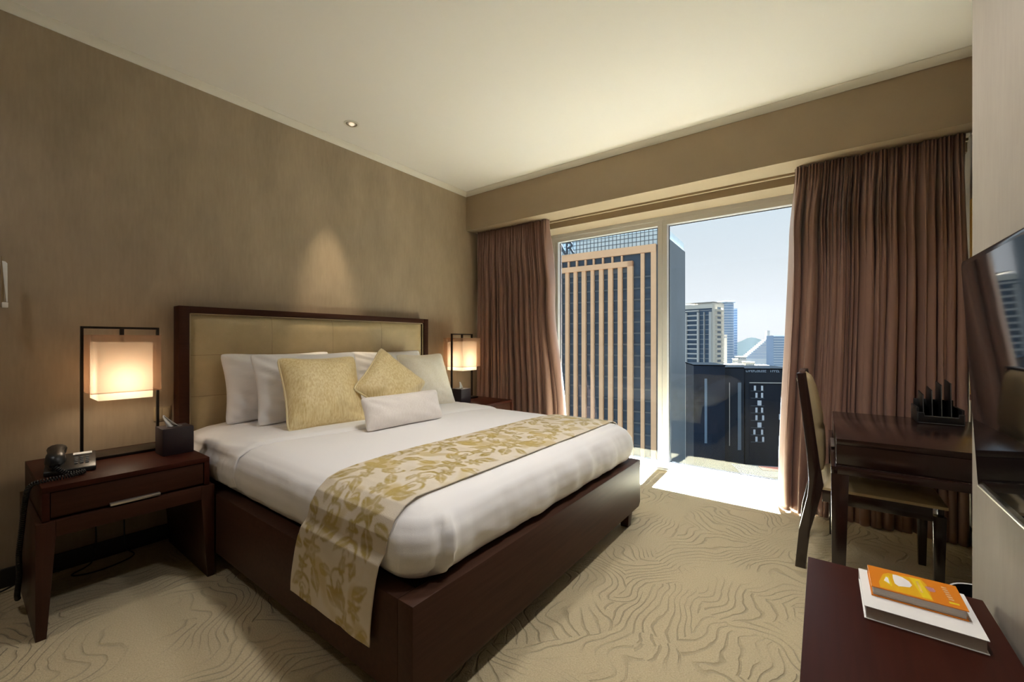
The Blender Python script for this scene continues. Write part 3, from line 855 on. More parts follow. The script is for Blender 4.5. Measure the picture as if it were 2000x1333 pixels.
obj('blade', prism([(.140, 1.552), (.150, 1.550), (.156, 1.542), (.157, 1.362), (.152, 1.362), (.146, 1.45)], 'y', YW - .10, YW - .085, .001), M['blade'], rl, 40)
obj('end_cap', box(.139, .158, YW - .108, YW - .076, 1.335, 1.360, .003), M['ivory_p'], rl, 40)
c1 = spline([Vector(p) for p in ((.0, 3.09, .085), (.06, 3.06, .012), (.14, 3.07, .012), (.25, 3.115, .03), (.33, 3.12, .006))], 12)
put(obj('power_cable', tube(c1, .004, 6), M['black'], None, 60), 'black power cable lying loose on the carpet beside the telephone nightstand', 'cable')
c2 = spline([Vector(p) for p in ((.46, 3.126, .46), (.46, 3.124, .25), (.462, 3.12, .10), (.44, 3.09, .012), (.36, 3.02, .006), (.42, 2.97, .006), (.52, 2.98, .006), (.60, 3.04, .006), (.58, 3.12, .04), (.575, 3.124, .25), (.575, 3.126, .46))], 10)
put(obj('lamp_cable', tube(c2, .0035, 6), M['black'], None, 60), 'black lamp cable looped on the carpet under the telephone nightstand', 'cable')

dlx, dly = 1.78, 2.815
dl = thing('downlight', (dlx, dly, ZC), 'small round recessed ceiling downlight above the headboard', 'downlight')
M['dl_in'] = mat('reflector', (.35, .29, .22), .3, metal=.6)
M['dl_lamp'] = mat('halogen_lamp', (1, .9, .8), .4, emit=(1, .82, .58), estr=.5)
obj('rim', lathe(dlx, dly, [(.055, ZC - .0005), (.055, ZC - .004), (.048, ZC - .006), (.041, ZC - .004), (.041, ZC - .0005)], 32, False, False), M['cove'], dl, 50)
obj('reflector', lathe(dlx, dly, [(.041, ZC - .003), (.040, ZC - .001), (.028, ZC - .0008)], 32, False, False), M['dl_in'], dl, 50)
obj('lamp_capsule', lathe(dlx, dly, [(.018, ZC - .001), (.018, ZC - .008), (.012, ZC - .012), (.002, ZC - .013)], 24, False, True), M['dl_lamp'], dl, 50)
sd = bpy.data.lights.new('downlight_beam', 'SPOT'); sd.energy = 75; sd.color = (1, .80, .55); sd.spot_size = math.radians(32); sd.spot_blend = 1.0; sd.shadow_soft_size = .015
so = bpy.data.objects.new('downlight_beam', sd); COL.objects.link(so); so.parent = dl; so.location = (0, 0, -.03); so.rotation_euler = (math.radians(10), 0, 0)

# added fill lamps shaped as downlights, out of view, brightening bed and carpet
def fill_downlight(x, y, watts, beam, label):
    d = thing('downlight', (x, y, ZC), label, 'downlight', 'added fill downlights out of view')
    obj('rim', lathe(x, y, [(.055, ZC - .0005), (.055, ZC - .004), (.048, ZC - .006), (.041, ZC - .004), (.041, ZC - .0005)], 32, False, False), M['cove'], d, 50)
    obj('reflector', lathe(x, y, [(.041, ZC - .003), (.040, ZC - .001), (.028, ZC - .0008)], 32, False, False), M['dl_in'], d, 50)
    obj('lamp_capsule', lathe(x, y, [(.018, ZC - .001), (.018, ZC - .008), (.012, ZC - .012), (.002, ZC - .013)], 24, False, True), M['dl_lamp'], d, 50)
    q = bpy.data.lights.new('downlight_beam', 'SPOT'); q.energy = watts; q.color = (1, .96, .93); q.spot_size = math.radians(beam); q.spot_blend = .8; q.shadow_soft_size = .09
    qo = bpy.data.objects.new('downlight_beam', q); COL.objects.link(qo); qo.parent = d; qo.location = (0, 0, -.03)
fill_downlight(2.05, .25, 48, 130, 'added fill downlight above the carpet between bed and writing desk')
fill_downlight(1.25, .25, 40, 120, 'added fill downlight above the carpet beside the low console')
fill_downlight(1.35, 1.30, 42, 95, 'added fill downlight above the foot of the bed')
fill_downlight(-.45, 2.30, 16, 150, 'added fill downlight above the carpet near the wall light')

# ------------------------------------------------------------------ curtains
def curtain(label, y_of, zt, zb, xc, seed, nf, hems, group='brown curtains on either side of the window'):
    rnd = random.Random(seed)
    nS, nZ = 520, 70
    wts = [rnd.choice((.35, .5, .8, 1.1, 1.7)) * rnd.uniform(.8, 1.2) for _ in range(nf)]; tot = sum(wts)
    knots = np.r_[0, np.cumsum(wts)] / tot
    P = []
    for i in range(nZ + 1):
        t = (i / nZ) ** 1.15
        z = zt - (zt - zb) * t
        row = []
        A = .016 + .034 * smoothstep(.0, .16, t) + .012 * smoothstep(.5, 1, t)
        for j in range(nS + 1):
            s = j / nS
            y = y_of(s, t)
            sw_ = s + .010 * noise.noise(Vector((s * 9, t * 1.3, seed))) * smoothstep(.05, .5, t)
            ph = float(np.interp(sw_, knots, np.arange(nf + 1)))
            k = int(min(nf - 1, max(0, math.floor(ph)))); rk = (math.sin(k * 12.9898 + seed) * 43758.5453) % 1
            amp = A * (.45 + .85 * noise.noise(Vector((ph * .55, 3.1, seed))) + .45)
            f = -(2 * abs(math.sin(math.pi * ph)) ** .75 - 1)
            x = amp * f + .35 * A * math.sin(4 * math.pi * ph + 2 * rk + t * 1.2)
            # gathered pinch pleats under the heading
            x += .012 * math.sin(2 * math.pi * nf * 2.6 * s) * smoothstep(.16, .0, t)
            x += .010 * noise.noise(Vector((s * 26, t * 2.2, seed + 5))) + .006 * noise.noise(Vector((s * 60, t * 3.0, seed + 9)))
            y += .014 * math.sin(4 * math.pi * ph + 1.1) * smoothstep(.05, .4, t)
            # soft diagonal drag lines below the pleats
            x += .007 * noise.noise(Vector((s * 14 + t * 6, t * 9, seed + 2))) * smoothstep(.0, .15, t) * smoothstep(.75, .3, t)
            x0_ = xc - .03 * smoothstep(.6, 1, t)
            if hems: x0_ += .10 * smoothstep(.88, 1, s) * smoothstep(.35, .8, t)
            row.append((min(x0_ + x, 3.635), y, z))
        P.append(row)
    o = obj('curtain', grid_bm(P), M['curtain'], None, 80)
    md = o.modifiers.new('thick', 'SOLIDIFY'); md.thickness = .002
    return put(o, label, 'curtain', group)
def yl(s, t):
    a = 3.10 - .0 * t; b = 2.19 - .06 * smoothstep(.0, .3, t) - .12 * smoothstep(.35, 1, t)
    return a + (b - a) * s
def yr(s, t):
    a = .155 + .03 * smoothstep(0, .2, t) + .06 * smoothstep(.2, 1, t); b = -.672
    return a + (b - a) * s
curtain('brown satin curtain gathered behind the bedside lamp next to the bed', yl, 2.392, .02, 3.535, 11, 17, 1)
curtain('brown satin curtain gathered behind the writing desk and chair', yr, 2.392, .012, 3.535, 29, 18, 0)
put(obj('curtain_track', box(3.62, 3.648, YR, YW, 2.378, 2.3945, .001), M['bulk']), 'slim tan curtain track under the bulkhead', 'curtain track')

# ------------------------------------------------------------------ desk, organizer, chair
dk = thing('writing_desk', (2.78, -.36, 0), 'glossy espresso writing desk standing in front of the curtain', 'desk')
DX0, DX1, DYA, DYB = 2.315, 3.24, -.69, -.031
obj('desktop', box(DX0 + .018, DX1 - .018, DYA, DYB - .018, .725, .75, .002), M['wood_desk'], dk, 40)
obj('case', boxes([(DX0 + .018, DX0 + .045, DYA, DYB - .018, .632, .7235), (DX1 - .045, DX1 - .018, DYA, DYB - .018, .632, .7235), (DX0 + .045, DX1 - .045, DYA, DYA + .02, .632, .7235)], .0015), M['wood_desk'], dk, 40)
d = obj('drawer', box(DX0 + .047, DX1 - .047, DYB - .04, DYB - .019, .636, .721, .0015), M['wood_desk'], dk, 40)
obj('handle', box(2.68, 2.88, DYB - .019, DYB - .004, .640, .650, .0015), M['steel'], d, 40)
obj('frame', boxes([(DX0, DX1, DYB - .022, DYB, .598, .630), (DX0, DX1, DYA, DYA + .02, .598, .630), (DX0, DX0 + .022, DYA + .02, DYB - .022, .598, .630), (DX1 - .022, DX1, DYA + .02, DYB - .022, .598, .630)], .0015), M['wood_desk'], dk, 40)
for ix in (0, 1):
    for iy in (0, 1):
        x = DX0 if ix == 0 else DX1; y = DYB if iy == 1 else DYA; sx = 1 if ix == 0 else -1; sy = -1 if iy == 1 else 1
        def srt(a, b): return (min(a, b), max(a, b))
        xa, xb = srt(x, x + sx * .055); ya, yb = srt(y, y + sy * .062); Xa, Xb = srt(x, x + sx * .040); Ya, Yb = srt(y + sy * .004, y + sy * .046)
        obj('leg', frustum(xa, xb, ya, yb, .598, Xa, Xb, Ya, Yb, 0, .002), M['wood_desk'], dk, 40)

og = thing('desk_organizer', (3.09, -.485, .75), 'black leather stationery rack with stepped dividers on the desk', 'organizer')
ox0, ox1, oy0, oy1 = 3.03, 3.22, -.575, -.40
obj('tray', prism([(oy0, .7505), (oy0, .808), (oy0 + .022, .808), (oy0 + .024, .792), (oy1 - .030, .792), (oy1 - .028, .808), (oy1, .808), (oy1, .7505)], 'x', ox0, ox0 + .012, .0015), M['black_leather'], og, 40)
obj('stitching', tube([(ox0 - .0008, oy0 + .003, .754), (ox0 - .0008, oy0 + .003, .805), (ox0 - .0008, oy0 + .020, .805), (ox0 - .0008, oy0 + .022, .789), (ox0 - .0008, oy1 - .028, .789), (ox0 - .0008, oy1 - .026, .805), (ox0 - .0008, oy1 - .003, .805), (ox0 - .0008, oy1 - .003, .754)], .0009, 5, True), M['stitch'], og)
obj('tray_side', boxes([(ox0 + .012, ox1, oy1 - .010, oy1, .7505, .830), (ox0 + .012, ox1, oy0, oy0 + .010, .7505, .830), (ox1 - .010, ox1, oy0 + .010, oy1 - .010, .7505, .86), (ox0 + .012, ox1 - .010, oy0 + .010, oy1 - .010, .7505, .758)], .0015), M['black_leather'], og, 40)
for k, (yy, hz) in enumerate(((-.432, .895), (-.465, .92), (-.500, .95), (-.535, .96))):
    dvd = obj('divider', prism([(ox0 + .030, .758), (ox0 + .050, hz), (ox1 - .012, hz + .012), (ox1 - .012, .758)], 'y', yy, yy + .005, .001), M['black_leather'], og, 40)
    obj('stitching', tube([(ox0 + .0295, yy + .0025, .765), (ox0 + .0495, yy + .0025, hz - .002)], .0009, 5), M['stitch'], dvd)

ch = thing('chair', (2.86, -.16, 0), 'dark wood upholstered desk chair pushed under the writing desk', 'chair')
CX0, CX1 = 2.635, 3.085
stile = [(.098, 0), (.115, 0), (.098, .20), (.062, .38), (.056, .46), (.064, .60), (.085, .80), (.108, 1.012), (.068, 1.016), (.040, .80), (.010, .55), (-.006, .45), (.012, .36), (.050, .20), (.070, 0)]
for xa in (CX0, CX1 - .034):
    obj('back_leg', prism(stile[1:], 'x', xa, xa + .034, .003), M['wood_desk'], ch, 40)
for xa in (CX0 + .005, CX1 - .045):
    obj('front_leg', frustum(xa, xa + .04, -.445, -.40, .39, xa + .004, xa + .034, -.437, -.407, 0, .002), M['wood_desk'], ch, 40)
obj('seat_rail', boxes([(CX0 + .004, CX0 + .026, -.40, .0, .365, .425), (CX1 - .026, CX1 - .004, -.40, .0, .365, .425), (CX0 + .026, CX1 - .026, -.44, -.418, .365, .425), (CX0 + .034, CX1 - .034, .012, .034, .365, .425)], .002), M['wood_desk'], ch, 40)
def pad(name, x0, x1, y0, y1, z0, z1, parent, crown, m):
    P = []; n = 18
    for i in range(n + 1):
        row = []
        for j in range(n + 1):
            u, v = i / n, j / n
            ed = (1 - abs(2 * u - 1) ** 8) * (1 - abs(2 * v - 1) ** 8)
            row.append((x0 + (x1 - x0) * u, y0 + (y1 - y0) * v, z0 + (z1 - z0) * ed ** .35 + crown * (1 - (2 * u - 1) ** 2) * (1 - (2 * v - 1) ** 2)))
        P.append(row)
    bm = grid_bm(P); 
    bm2 = addbox(bm, x0, x1, y0, y1, z0 - .012, z0 + .001)
    return obj(name, bm2, m, parent, 60)
pad('seat', CX0 + .004, CX1 - .004, -.45, .005, .437, .472, ch, .018, M['leather'])
# back rest pad following the raked stiles, seam across the middle
P = []; n = 24
for i in range(n + 1):
    row = []
    u = i / n
    for j in range(31):
        v = j / 30
        z = .50 + .50 * v
        yb_ = np.interp(z, [.45, .55, .80, 1.016], [-.006, .010, .040, .068])
        ed = max(0, (1 - abs(2 * u - 1) ** 6) * (1 - abs(2 * v - 1) ** 10)) ** .4
        seam = .008 * math.exp(-((v - .46) / .03) ** 2)
        row.append((CX0 + .034 + (CX1 - CX0 - .068) * u, yb_ + .012 - ed * (.030 + .022 * (1 - (2 * v - 1) ** 2)) + seam, z))
    P.append(row)
br = obj('backrest', grid_bm(P), M['leather'], ch, 70)
md = br.modifiers.new('t', 'SOLIDIFY'); md.thickness = .045; md.offset = -1
obj('top_rail', box(CX0 + .034, CX1 - .034, .078, .104, .985, 1.012, .003), M['wood_desk'], ch, 40)

# ------------------------------------------------------------------ television, picture, console, books, bin
tv = thing('television', (1.115, YP, 1.09), 'large flat black television tilted on the sand wallpaper wall', 'television')
def tilt(bm):
    c = Vector((1.115, -.335, 1.09)); bmesh.ops.rotate(bm, verts=bm.verts, cent=c, matrix=Matrix.Rotation(math.radians(-3.0), 3, 'X')); return bm
# bevelled corners of the slim cabinet
def rrect(x0, x1, z0, z1, r, n=6):
    pts = []
    for cx, cz, a0 in ((x1 - r, z1 - r, 0), (x0 + r, z1 - r, 90), (x0 + r, z0 + r, 180), (x1 - r, z0 + r, 270)):
        for k in range(n + 1):
            a = math.radians(a0 + 90 * k / n); pts.append((cx + r * math.cos(a), cz + r * math.sin(a)))
    return pts
obj('cabinet', tilt(prism(rrect(.57, 1.66, .785, 1.397, .018), 'y', -.355, -.322, .002)), M['bezel'], tv, 40)
obj('screen', tilt(box(.584, 1.646, -.3225, -.3213, .812, 1.384)), M['screen'], tv)
obj('trim_strip', tilt(box(.575, 1.655, -.334, -.320, .788, .793, .001)), M['steel'], tv)
obj('wall_bracket', boxes([(.95, 1.28, YP + .0015, YP + .010, .98, 1.2), (1.0, 1.03, YP + .010, -.350, 1.0, 1.18), (1.2, 1.23, YP + .010, -.350, 1.0, 1.18)]), M['black'], tv)

pic = thing('picture_frame', (3.1, YR, 1.4), 'gilt picture frame hanging on the wall behind the desk', 'picture')
M['gilt'] = mat('carved_gilt', (.60, .36, .055), .4, metal=.55, bump=.6, bscale=45)
M['maroon'] = mat('maroon_corner', (.10, .015, .012), .5)
M['canvas'] = mat('ochre_canvas', (.50, .38, .20), .8, var=.3)
fx0, fx1, fz0, fz1 = 2.72, 3.47, .875, 1.985
obj('frame', boxes([(fx0, fx0 + .05, YR + .0005, YR + .025, fz0, fz1), (fx1 - .05, fx1, YR + .0005, YR + .025, fz0, fz1), (fx0 + .05, fx1 - .05, YR + .0005, YR + .025, fz1 - .05, fz1), (fx0 + .05, fx1 - .05, YR + .0005, YR + .025, fz0, fz0 + .05)], .003), M['gilt'], pic)
obj('canvas', box(fx0 + .05, fx1 - .05, YR + .0005, YR + .010, fz0 + .05, fz1 - .05), M['canvas'], pic)
obj('lower_moulding', box(fx0, fx1, YR + .0005, YR + .026, fz0 - .032, fz0, .003), M['maroon'], pic)

cn = thing('console_bench', (1.14, -.17, 0), 'low dark red-brown wooden console under the television', 'console')
kx0, kx1, ky0, ky1, kz = .56, 1.733, -.363, .039, .45
obj('top', box(kx0, kx1, ky0, ky1, kz - .028, kz, .0025), M['wood_top'], cn, 40)
obj('body', boxes([(kx0 + .012, kx0 + .035, ky0 + .01, ky1 - .012, .10, kz - .028), (kx1 - .035, kx1 - .012, ky0 + .01, ky1 - .012, .10, kz - .028), (kx0 + .035, kx1 - .035, ky0 + .01, ky0 + .03, .10, kz - .028), (kx0 + .035, kx1 - .035, ky0 + .03, ky1 - .03, .10, .122)], .0015), M['wood'], cn, 40)
km = (kx0 + kx1) / 2
for a, b in ((kx0 + .037, km - .002), (km + .002, kx1 - .037)):
    d = obj('drawer', box(a, b, ky1 - .034, ky1 - .013, .124, kz - .032, .002), M['wood'], cn, 40)
    obj('handle', box((a + b) / 2 - .085, (a + b) / 2 + .085, ky1 - .013, ky1 + .002, .39, .40, .0015), M['steel'], d, 40)
for x in (kx0 + .02, kx1 - .07):
    for y in (ky0 + .015, ky1 - .065):
        obj('leg', frustum(x, x + .05, y, y + .05, .10, x + .006, x + .044, y + .006, y + .044, 0, .002), M['wood_z'], cn, 40)

def book(name, x0, x1, y0, y1, z0, h, cover, label, ct=.0025, spine='x1', title=None):
    b = thing(name, ((x0 + x1) / 2, (y0 + y1) / 2, z0), label, 'book')
    obj('page_block', box(x0 + .004, x1 - (.0 if spine != 'x1' else .003), y0 + .004, y1 - .004, z0 + ct, z0 + h - ct), M['pages'], b)
    c = obj('cover', boxes([(x0, x1, y0, y1, z0, z0 + ct), (x0, x1, y0, y1, z0 + h - ct, z0 + h), (x1 - .003, x1, y0, y1, z0 + ct, z0 + h - ct)], .0006), cover, b)
    return b, c
wx0, wx1, wy0, wy1 = 1.434, 1.659, -.312, -.089
book('book', wx0, wx1, wy0, wy1, kz + .0003, .034, M['paper'], 'large white hardback book lying on the console')
M['orange'] = mat('orange_cover', (.72, .22, .012), .38, .5)
bk, cv = book('book', 1.502, 1.636, -.292, -.108, kz + .0346, .026, M['orange'], 'small orange hardback book lying on top of the white book')
zt_ = kz + .0346 + .026
# printed cover: yellow field, white shapes, lilac lettering marks (flat print)
M['yel'] = mat('yellow_print', (.78, .42, .012), .4); M['lem'] = mat('lemon_print', (.82, .60, .02), .4); M['wht'] = mat('white_print', (.86, .82, .80), .4); M['lil'] = mat('lilac_print', (.50, .22, .22), .5); M['pal'] = mat('pale_letter_print', (.72, .42, .20), .5)
def flat(poly, z, m, nm):
    bm = bmesh.new(); bm.faces.new([bm.verts.new((p[0], p[1], z)) for p in poly]); obj(nm, bm, m, cv)
def BP(a, b): return (1.636 - b * .134, -.108 - a * .184)     # a along the title direction (0..1), b from the spine edge
def arc_poly(pts): return [BP(*p) for p in pts]
flat(arc_poly([(.10, .72), (.17, .30), (.24, .18), (.62, .10), (.66, .30), (.66, .96), (.10, .96)]), zt_ + .00012, M['yel'], 'print')
flat(arc_poly([(.48, .12), (.60, .12), (.655, .90), (.56, .92)]), zt_ + .0002, M['lem'], 'print')
flat(arc_poly([(.155, .62), (.20, .34), (.235, .34), (.25, .72), (.24, .80)]), zt_ + .0002, M['lem'], 'print')
flat(arc_poly([(.165, .60), (.20, .40), (.222, .42), (.225, .70)]), zt_ + .00028, M['wht'], 'print')
flat(arc_poly([(.29, .20), (.33, .18), (.40, .22), (.465, .34), (.485, .50), (.45, .62), (.32, .70), (.285, .62), (.28, .40)]), zt_ + .0002, M['wht'], 'print')
for k in range(7): flat(arc_poly([(.545 + .002 * k, .25 + k * .07), (.572 + .002 * k, .25 + k * .07), (.572 + .002 * k, .29 + k * .07), (.545 + .002 * k, .29 + k * .07)]), zt_ + .00028, M['pal'], 'letter_mark')
for k in range(4): flat(arc_poly([(.63 + .02 * k, .40 + .02 * k), (.66 + .02 * k, .36), (.69 + .015 * k, .50), (.66 + .015 * k, .58)]), zt_ + .0003 + k * .00002, M['lil'], 'print')
for k in range(6): flat(arc_poly([(.82 + .004 * k, .20 + k * .095), (.875 + .004 * k, .20 + k * .095), (.875 + .004 * k, .255 + k * .095), (.82 + .004 * k, .255 + k * .095)]), zt_ + .0003, M['pal'], 'letter_mark')
flat(arc_poly([(.83, .80), (.93, .80), (.93, .86), (.83, .88)]), zt_ + .0002, M['lem'], 'print')

bn = thing('waste_bin', (1.985, -.50, 0), 'round black waste bin with a white liner between console and desk', 'waste bin')
bcx, bcy = 2.175, -.47
bn.location = (bcx, bcy, 0)
obj('bin_body', lathe(bcx, bcy, [(.088, .0), (.100, .27), (.096, .27), (.084, .006), (.002, .006)], 36, True, False), M['black'], bn, 50)
obj('liner', lathe(bcx, bcy, [(.1015, .245), (.1025, .270), (.100, .2735), (.0955, .2715)], 36, False, False), M['paper'], bn, 50)

# ------------------------------------------------------------------ the city outside
random.seed(4)
M['beige'] = mat('beige_stone', (.94, .60, .34), .8, var=.06, vscale=(.2, .2, .2))
M['dkglass'] = mat('dark_blue_glazing', (.050, .085, .125), .35, .35, var=.25, vscale=(.15, .15, .35))
M['ltglass'] = mat('pale_green_glazing', (.80, .94, .96), .3, .4, var=.12, vscale=(.3, .3, .3))
M['grey_clad'] = mat('grey_cladding', (.115, .145, .165), .55, .4, var=.1, vscale=(.1, .1, .1))
M['concrete'] = mat('pale_concrete', (.46, .43, .38), .85)
M['cream_wall'] = mat('cream_render', (.60, .54, .44), .85)
M['blue_glass'] = mat('blue_tower_glass', (.13, .21, .31), .35, .4)
M['band'] = mat('pale_floor_band', (.42, .48, .54), .7)
M['slate'] = mat('dark_slate_cladding', (.014, .018, .025), .6, .08, var=.2, vscale=(.3, .3, .1))
M['slate2'] = mat('slate_cladding', (.020, .025, .032), .6, .08, var=.12, vscale=(.3, .3, .1))
M['hillm'] = mat('wooded_hill', (.0055, .0075, .0075), .95, 0.0, var=.2, vscale=(.01, .01, .01))
M['citym'] = mat('city_ground', (.010, .011, .011), .95, 0.0, var=.4, vscale=(.02, .02, .02))
M['winwhite'] = mat('white_window_blind', (.52, .54, .55), .7)
M['letter'] = mat('grey_sign_letter', (.055, .075, .095), .5)
M['redroof'] = mat('red_roof', (.010, .004, .003), .9, 0.0)
M['roofdark'] = mat('bitumen_roof', (.0020, .0025, .0030), .95, 0.0)
GZ = -86.0
def zpix(y, d): return EYE + (666.5 - y) * d / PXF
class Face:                                      # vertical facade line: right end at pixel xr / depth dr, direction towards pixel xl / depth dl
    def __init__(s, xr, dr, xl, dl):
        a = at_depth(xr, 666.5, dr); b = at_depth(xl, 666.5, dl)
        s.o = Vector((a.x, a.y, 0)); d = Vector((b.x - a.x, b.y - a.y, 0)); s.len = d.length; s.d = d.normalized()
        s.n = Vector((s.d.y, -s.d.x, 0))
        if s.n.dot(-s.o) < 0: s.n = -s.n         # n points back towards us
    def s_at(s, x):
        r = ray(x, 666.5); r = Vector((r.x, r.y, 0))
        # o + d*t = r*k
        det = s.d.x * (-r.y) - s.d.y * (-r.x)
        return ((-s.o.x) * (-r.y) - (-s.o.y) * (-r.x)) / det
    def depth(s, x):
        p = s.o + s.d * s.s_at(x); return p.x * CC + p.y * SS
    def box(s, bm, s0, s1, n0, n1, z0, z1):      # n measured towards us
        vs = []
        for z in (z0, z1):
            for ss, nn in ((s0, n0), (s1, n0), (s1, n1), (s0, n1)):
                p = s.o + s.d * ss + s.n * nn; vs.append(bm.verts.new((p.x, p.y, z)))
        for q in ((0, 1, 2, 3), (7, 6, 5, 4), (0, 4, 5, 1), (1, 5, 6, 2), (2, 6, 7, 3), (3, 7, 4, 0)): bm.faces.new([vs[k] for k in q])
        return bm
    def b(s, *a): return s.box(bmesh.new(), *a)

put(obj('ground', box(20, 4500, -3500, 3500, GZ - 1, GZ), M['citym']), 'grey city ground far below the window', 'ground', kind='structure')

# beige columned tower with a glass crown
T = Face(1281, 130, 1090, 149)
tw = thing('office_tower', (T.o.x, T.o.y, GZ), 'beige stone office tower with tall dark window strips and glass crown', 'building')
def ty(y, x=1281): return zpix(y, T.depth(x))
ztop = ty(476)
crown_r = T.s_at(1300)
obj('glass_body', T.b(crown_r, T.s_at(1035), -26, -.8, GZ, ty(477)), M['dkglass'], tw)
obj('crown', T.b(crown_r, T.s_at(1035), -26, -.8, ty(477), ty(446)), M['ltglass'], tw)
for k in range(34):
    s0 = crown_r + (T.s_at(1060) - crown_r) * k / 33
    obj('crown_mullion', T.b(s0, s0 + .12, -.8, -.6, ty(477), ty(446)), M['grey_clad'], tw)
for yy in (450, 458, 467): obj('crown_transom', T.b(crown_r, T.s_at(1040), -.8, -.62, ty(yy), ty(yy) + .15), M['grey_clad'], tw)
obj('side_cladding', T.b(crown_r - .5, crown_r, -26, -.8, GZ, ty(466)), M['grey_clad'], tw)
def colm(xa, xb, ya, yb=None, n=0.0, nm='column'):
    s0, s1 = T.s_at(xb), T.s_at(xa)
    obj(nm, T.b(s0, s1, -.8, n, GZ if yb is None else ty(yb), ty(ya)), M['beige'], tw)
colm(1271, 1281, 476); colm(1251, 1258, 492)
colm(1060, 1281, 476, 491, .1, 'beam')
colm(1060, 1236, 505, 516, .6, 'beam')
strips = [(1064, 1073), (1079.5, 1088.5), (1095.7, 1104.6), (1111, 1120.7), (1127, 1136.5), (1144, 1154), (1160, 1170.5), (1178, 1188), (1196.5, 1207), (1215, 1226)]
for (a0, a1), (b0, b1) in zip(strips, strips[1:]): colm(a1, b0, 505, None, .3)
colm(1226, 1236, 505, None, .6)
for (a0, a1) in strips: colm(a0 - 2.5, a0 + .5, 492, 505, .0, 'pier')
zz = GZ + 3
while zz < ty(520):
    obj('spandrel', T.b(T.s_at(1270), T.s_at(1062), -.8, -.6, zz, zz + .55), M['grey_clad'], tw); zz += 3.6
for yy, nm in ((0, 0),):
    for (a0, a1) in strips:
        obj('louvre_window', T.b(T.s_at(a1), T.s_at(a0), -.8, -.55, ty(527), ty(517)), M['grey_clad'], tw)
# sign letters on the crown
def text_mesh(txt, m, parent, name, origin, xdir, normal, size, depth):
    cu = bpy.data.curves.new(name, 'FONT'); cu.body = txt; cu.size = size; cu.extrude = depth; cu.offset = size * .012
    o = bpy.data.objects.new(name, cu); COL.objects.link(o)
    me = bpy.data.meshes.new_from_object(o.evaluated_get(bpy.context.evaluated_depsgraph_get()))
    bpy.data.objects.remove(o); bpy.data.curves.remove(cu)
    z = Vector((0, 0, 1)); R = Matrix((xdir, z, normal)).transposed().to_4x4()
    me.transform(Matrix.Translation(Vector(origin) - base_of(parent)) @ R)
    me.materials.clear(); me.materials.append(m)
    o = bpy.data.objects.new(name, me); COL.objects.link(o); o.parent = parent
    return o
for chx, px_ in (('A', 1086.5), ('R', 1104.5)):
    p = T.o + T.d * T.s_at(px_) + T.n * .4
    text_mesh(chx, M['letter'], tw, 'sign_letter', (p.x, p.y, zpix(500 if chx == 'A' else 497.5, T.depth(px_))), -T.d, T.n, 6.0, .15)

# residential block with balconies
Rz = Face(1391, 256, 1326, 272)
rb = thing('apartment_tower', (Rz.o.x, Rz.o.y, GZ), 'pale apartment tower with stacked balconies and rooftop frame', 'building')
rzt = zpix(603, 260)
obj('body', Rz.b(0, Rz.len + 6, -16, 0, GZ, rzt), M['dkglass'], rb)
obj('side_wall', Rz.b(-.6, 0, -16, .2, GZ, zpix(592, 258)), M['cream_wall'], rb)
zz = rzt - 1.2; k = 0
while zz > GZ:
    obj('floor_slab', Rz.b(Rz.s_at(1366), Rz.len + 6, 0, 1.2, zz - .55, zz + .35), M['concrete'], rb)
    obj('mullion_band', Rz.b(0, Rz.s_at(1366), 0, .25, zz - .1, zz + .12), M['concrete'], rb)
    if k < 36:
        obj('side_balcony', Rz.b(-1.5, -.6, -14, -3, zz - .5, zz + .6), M['cream_wall'], rb)
        obj('side_window', Rz.b(-.66, -.6, -11, -6, zz + .8, zz + 2.2), M['dkglass'], rb)
    zz -= 3.0; k += 1
for xa, xb in ((1338, 1343), (1363, 1366.5), (1386.5, 1391), (1376, 1377.2)):
    obj('pier', Rz.b(Rz.s_at(xb), Rz.s_at(xa), 0, 1.5, GZ, zpix(610, 259)), M['concrete'], rb)
obj('parapet', Rz.b(-.4, Rz.len + 6, -16, .6, rzt, rzt + 2.6), M['cream_wall'], rb)
obj('rooftop_room', Rz.b(0, Rz.s_at(1364), -14, -.5, rzt + 2.6, zpix(592, 259)), M['cream_wall'], rb)
for xa in (1367, 1371, 1376):
    obj('rooftop_window', Rz.b(Rz.s_at(xa + 2.6), Rz.s_at(xa), -.5, -.4, zpix(600, 259), zpix(596, 259)), M['winwhite'], rb)
obj('rooftop_canopy', Rz.b(-1, Rz.s_at(1340), -14, .5, zpix(591.5, 259), zpix(590.5, 259)), M['concrete'], rb)

# blue curved glass tower with floor bands
def curved_tower(name, xa, xb, ytop, d, m, label, bands, bm_):
    c = at_depth((xa + xb) / 2, 666.5, d); r = (xb - xa) / 2 * d / PXF
    t = thing(name, (c.x, c.y, GZ), label, 'building')
    z1 = zpix(ytop, d)
    obj('glass_body', lathe(c.x, c.y, [(r, GZ), (r, z1)], 28), m, t, 40)
    zz = z1 - 1
    k = 0
    while zz > -30:
        obj('floor_band', lathe(c.x, c.y, [(r + .1, zz - 1.0), (r + .35, zz - 1.0), (r + .35, zz), (r + .1, zz)], 28, False, False), bm_, t, 40); zz -= bands
    return t, c, r, z1
t, c, r, z1 = curved_tower('glass_tower', 1401, 1431, 594, 640, M['blue_glass'], 'rounded blue glass tower with pale floor bands behind the apartments', 3.9, M['band'])
obj('roof_disc', lathe(c.x, c.y, [(r * .6, z1), (r + 2.5, z1 + 1.5), (r + 2.5, z1 + 2.4), (r * .5, z1 + 4)], 28), M['band'], t, 40)
S2 = Face(1440, 650, 1428, 652)
obj('side_wing', S2.b(0, S2.len, -14, 0, GZ, zpix(603, 650)), M['blue_glass'], t)
zz = zpix(604, 650)
while zz > -30:
    obj('floor_band', S2.b(0, S2.len, 0, .4, zz - 1, zz), M['band'], t); zz -= 3.9
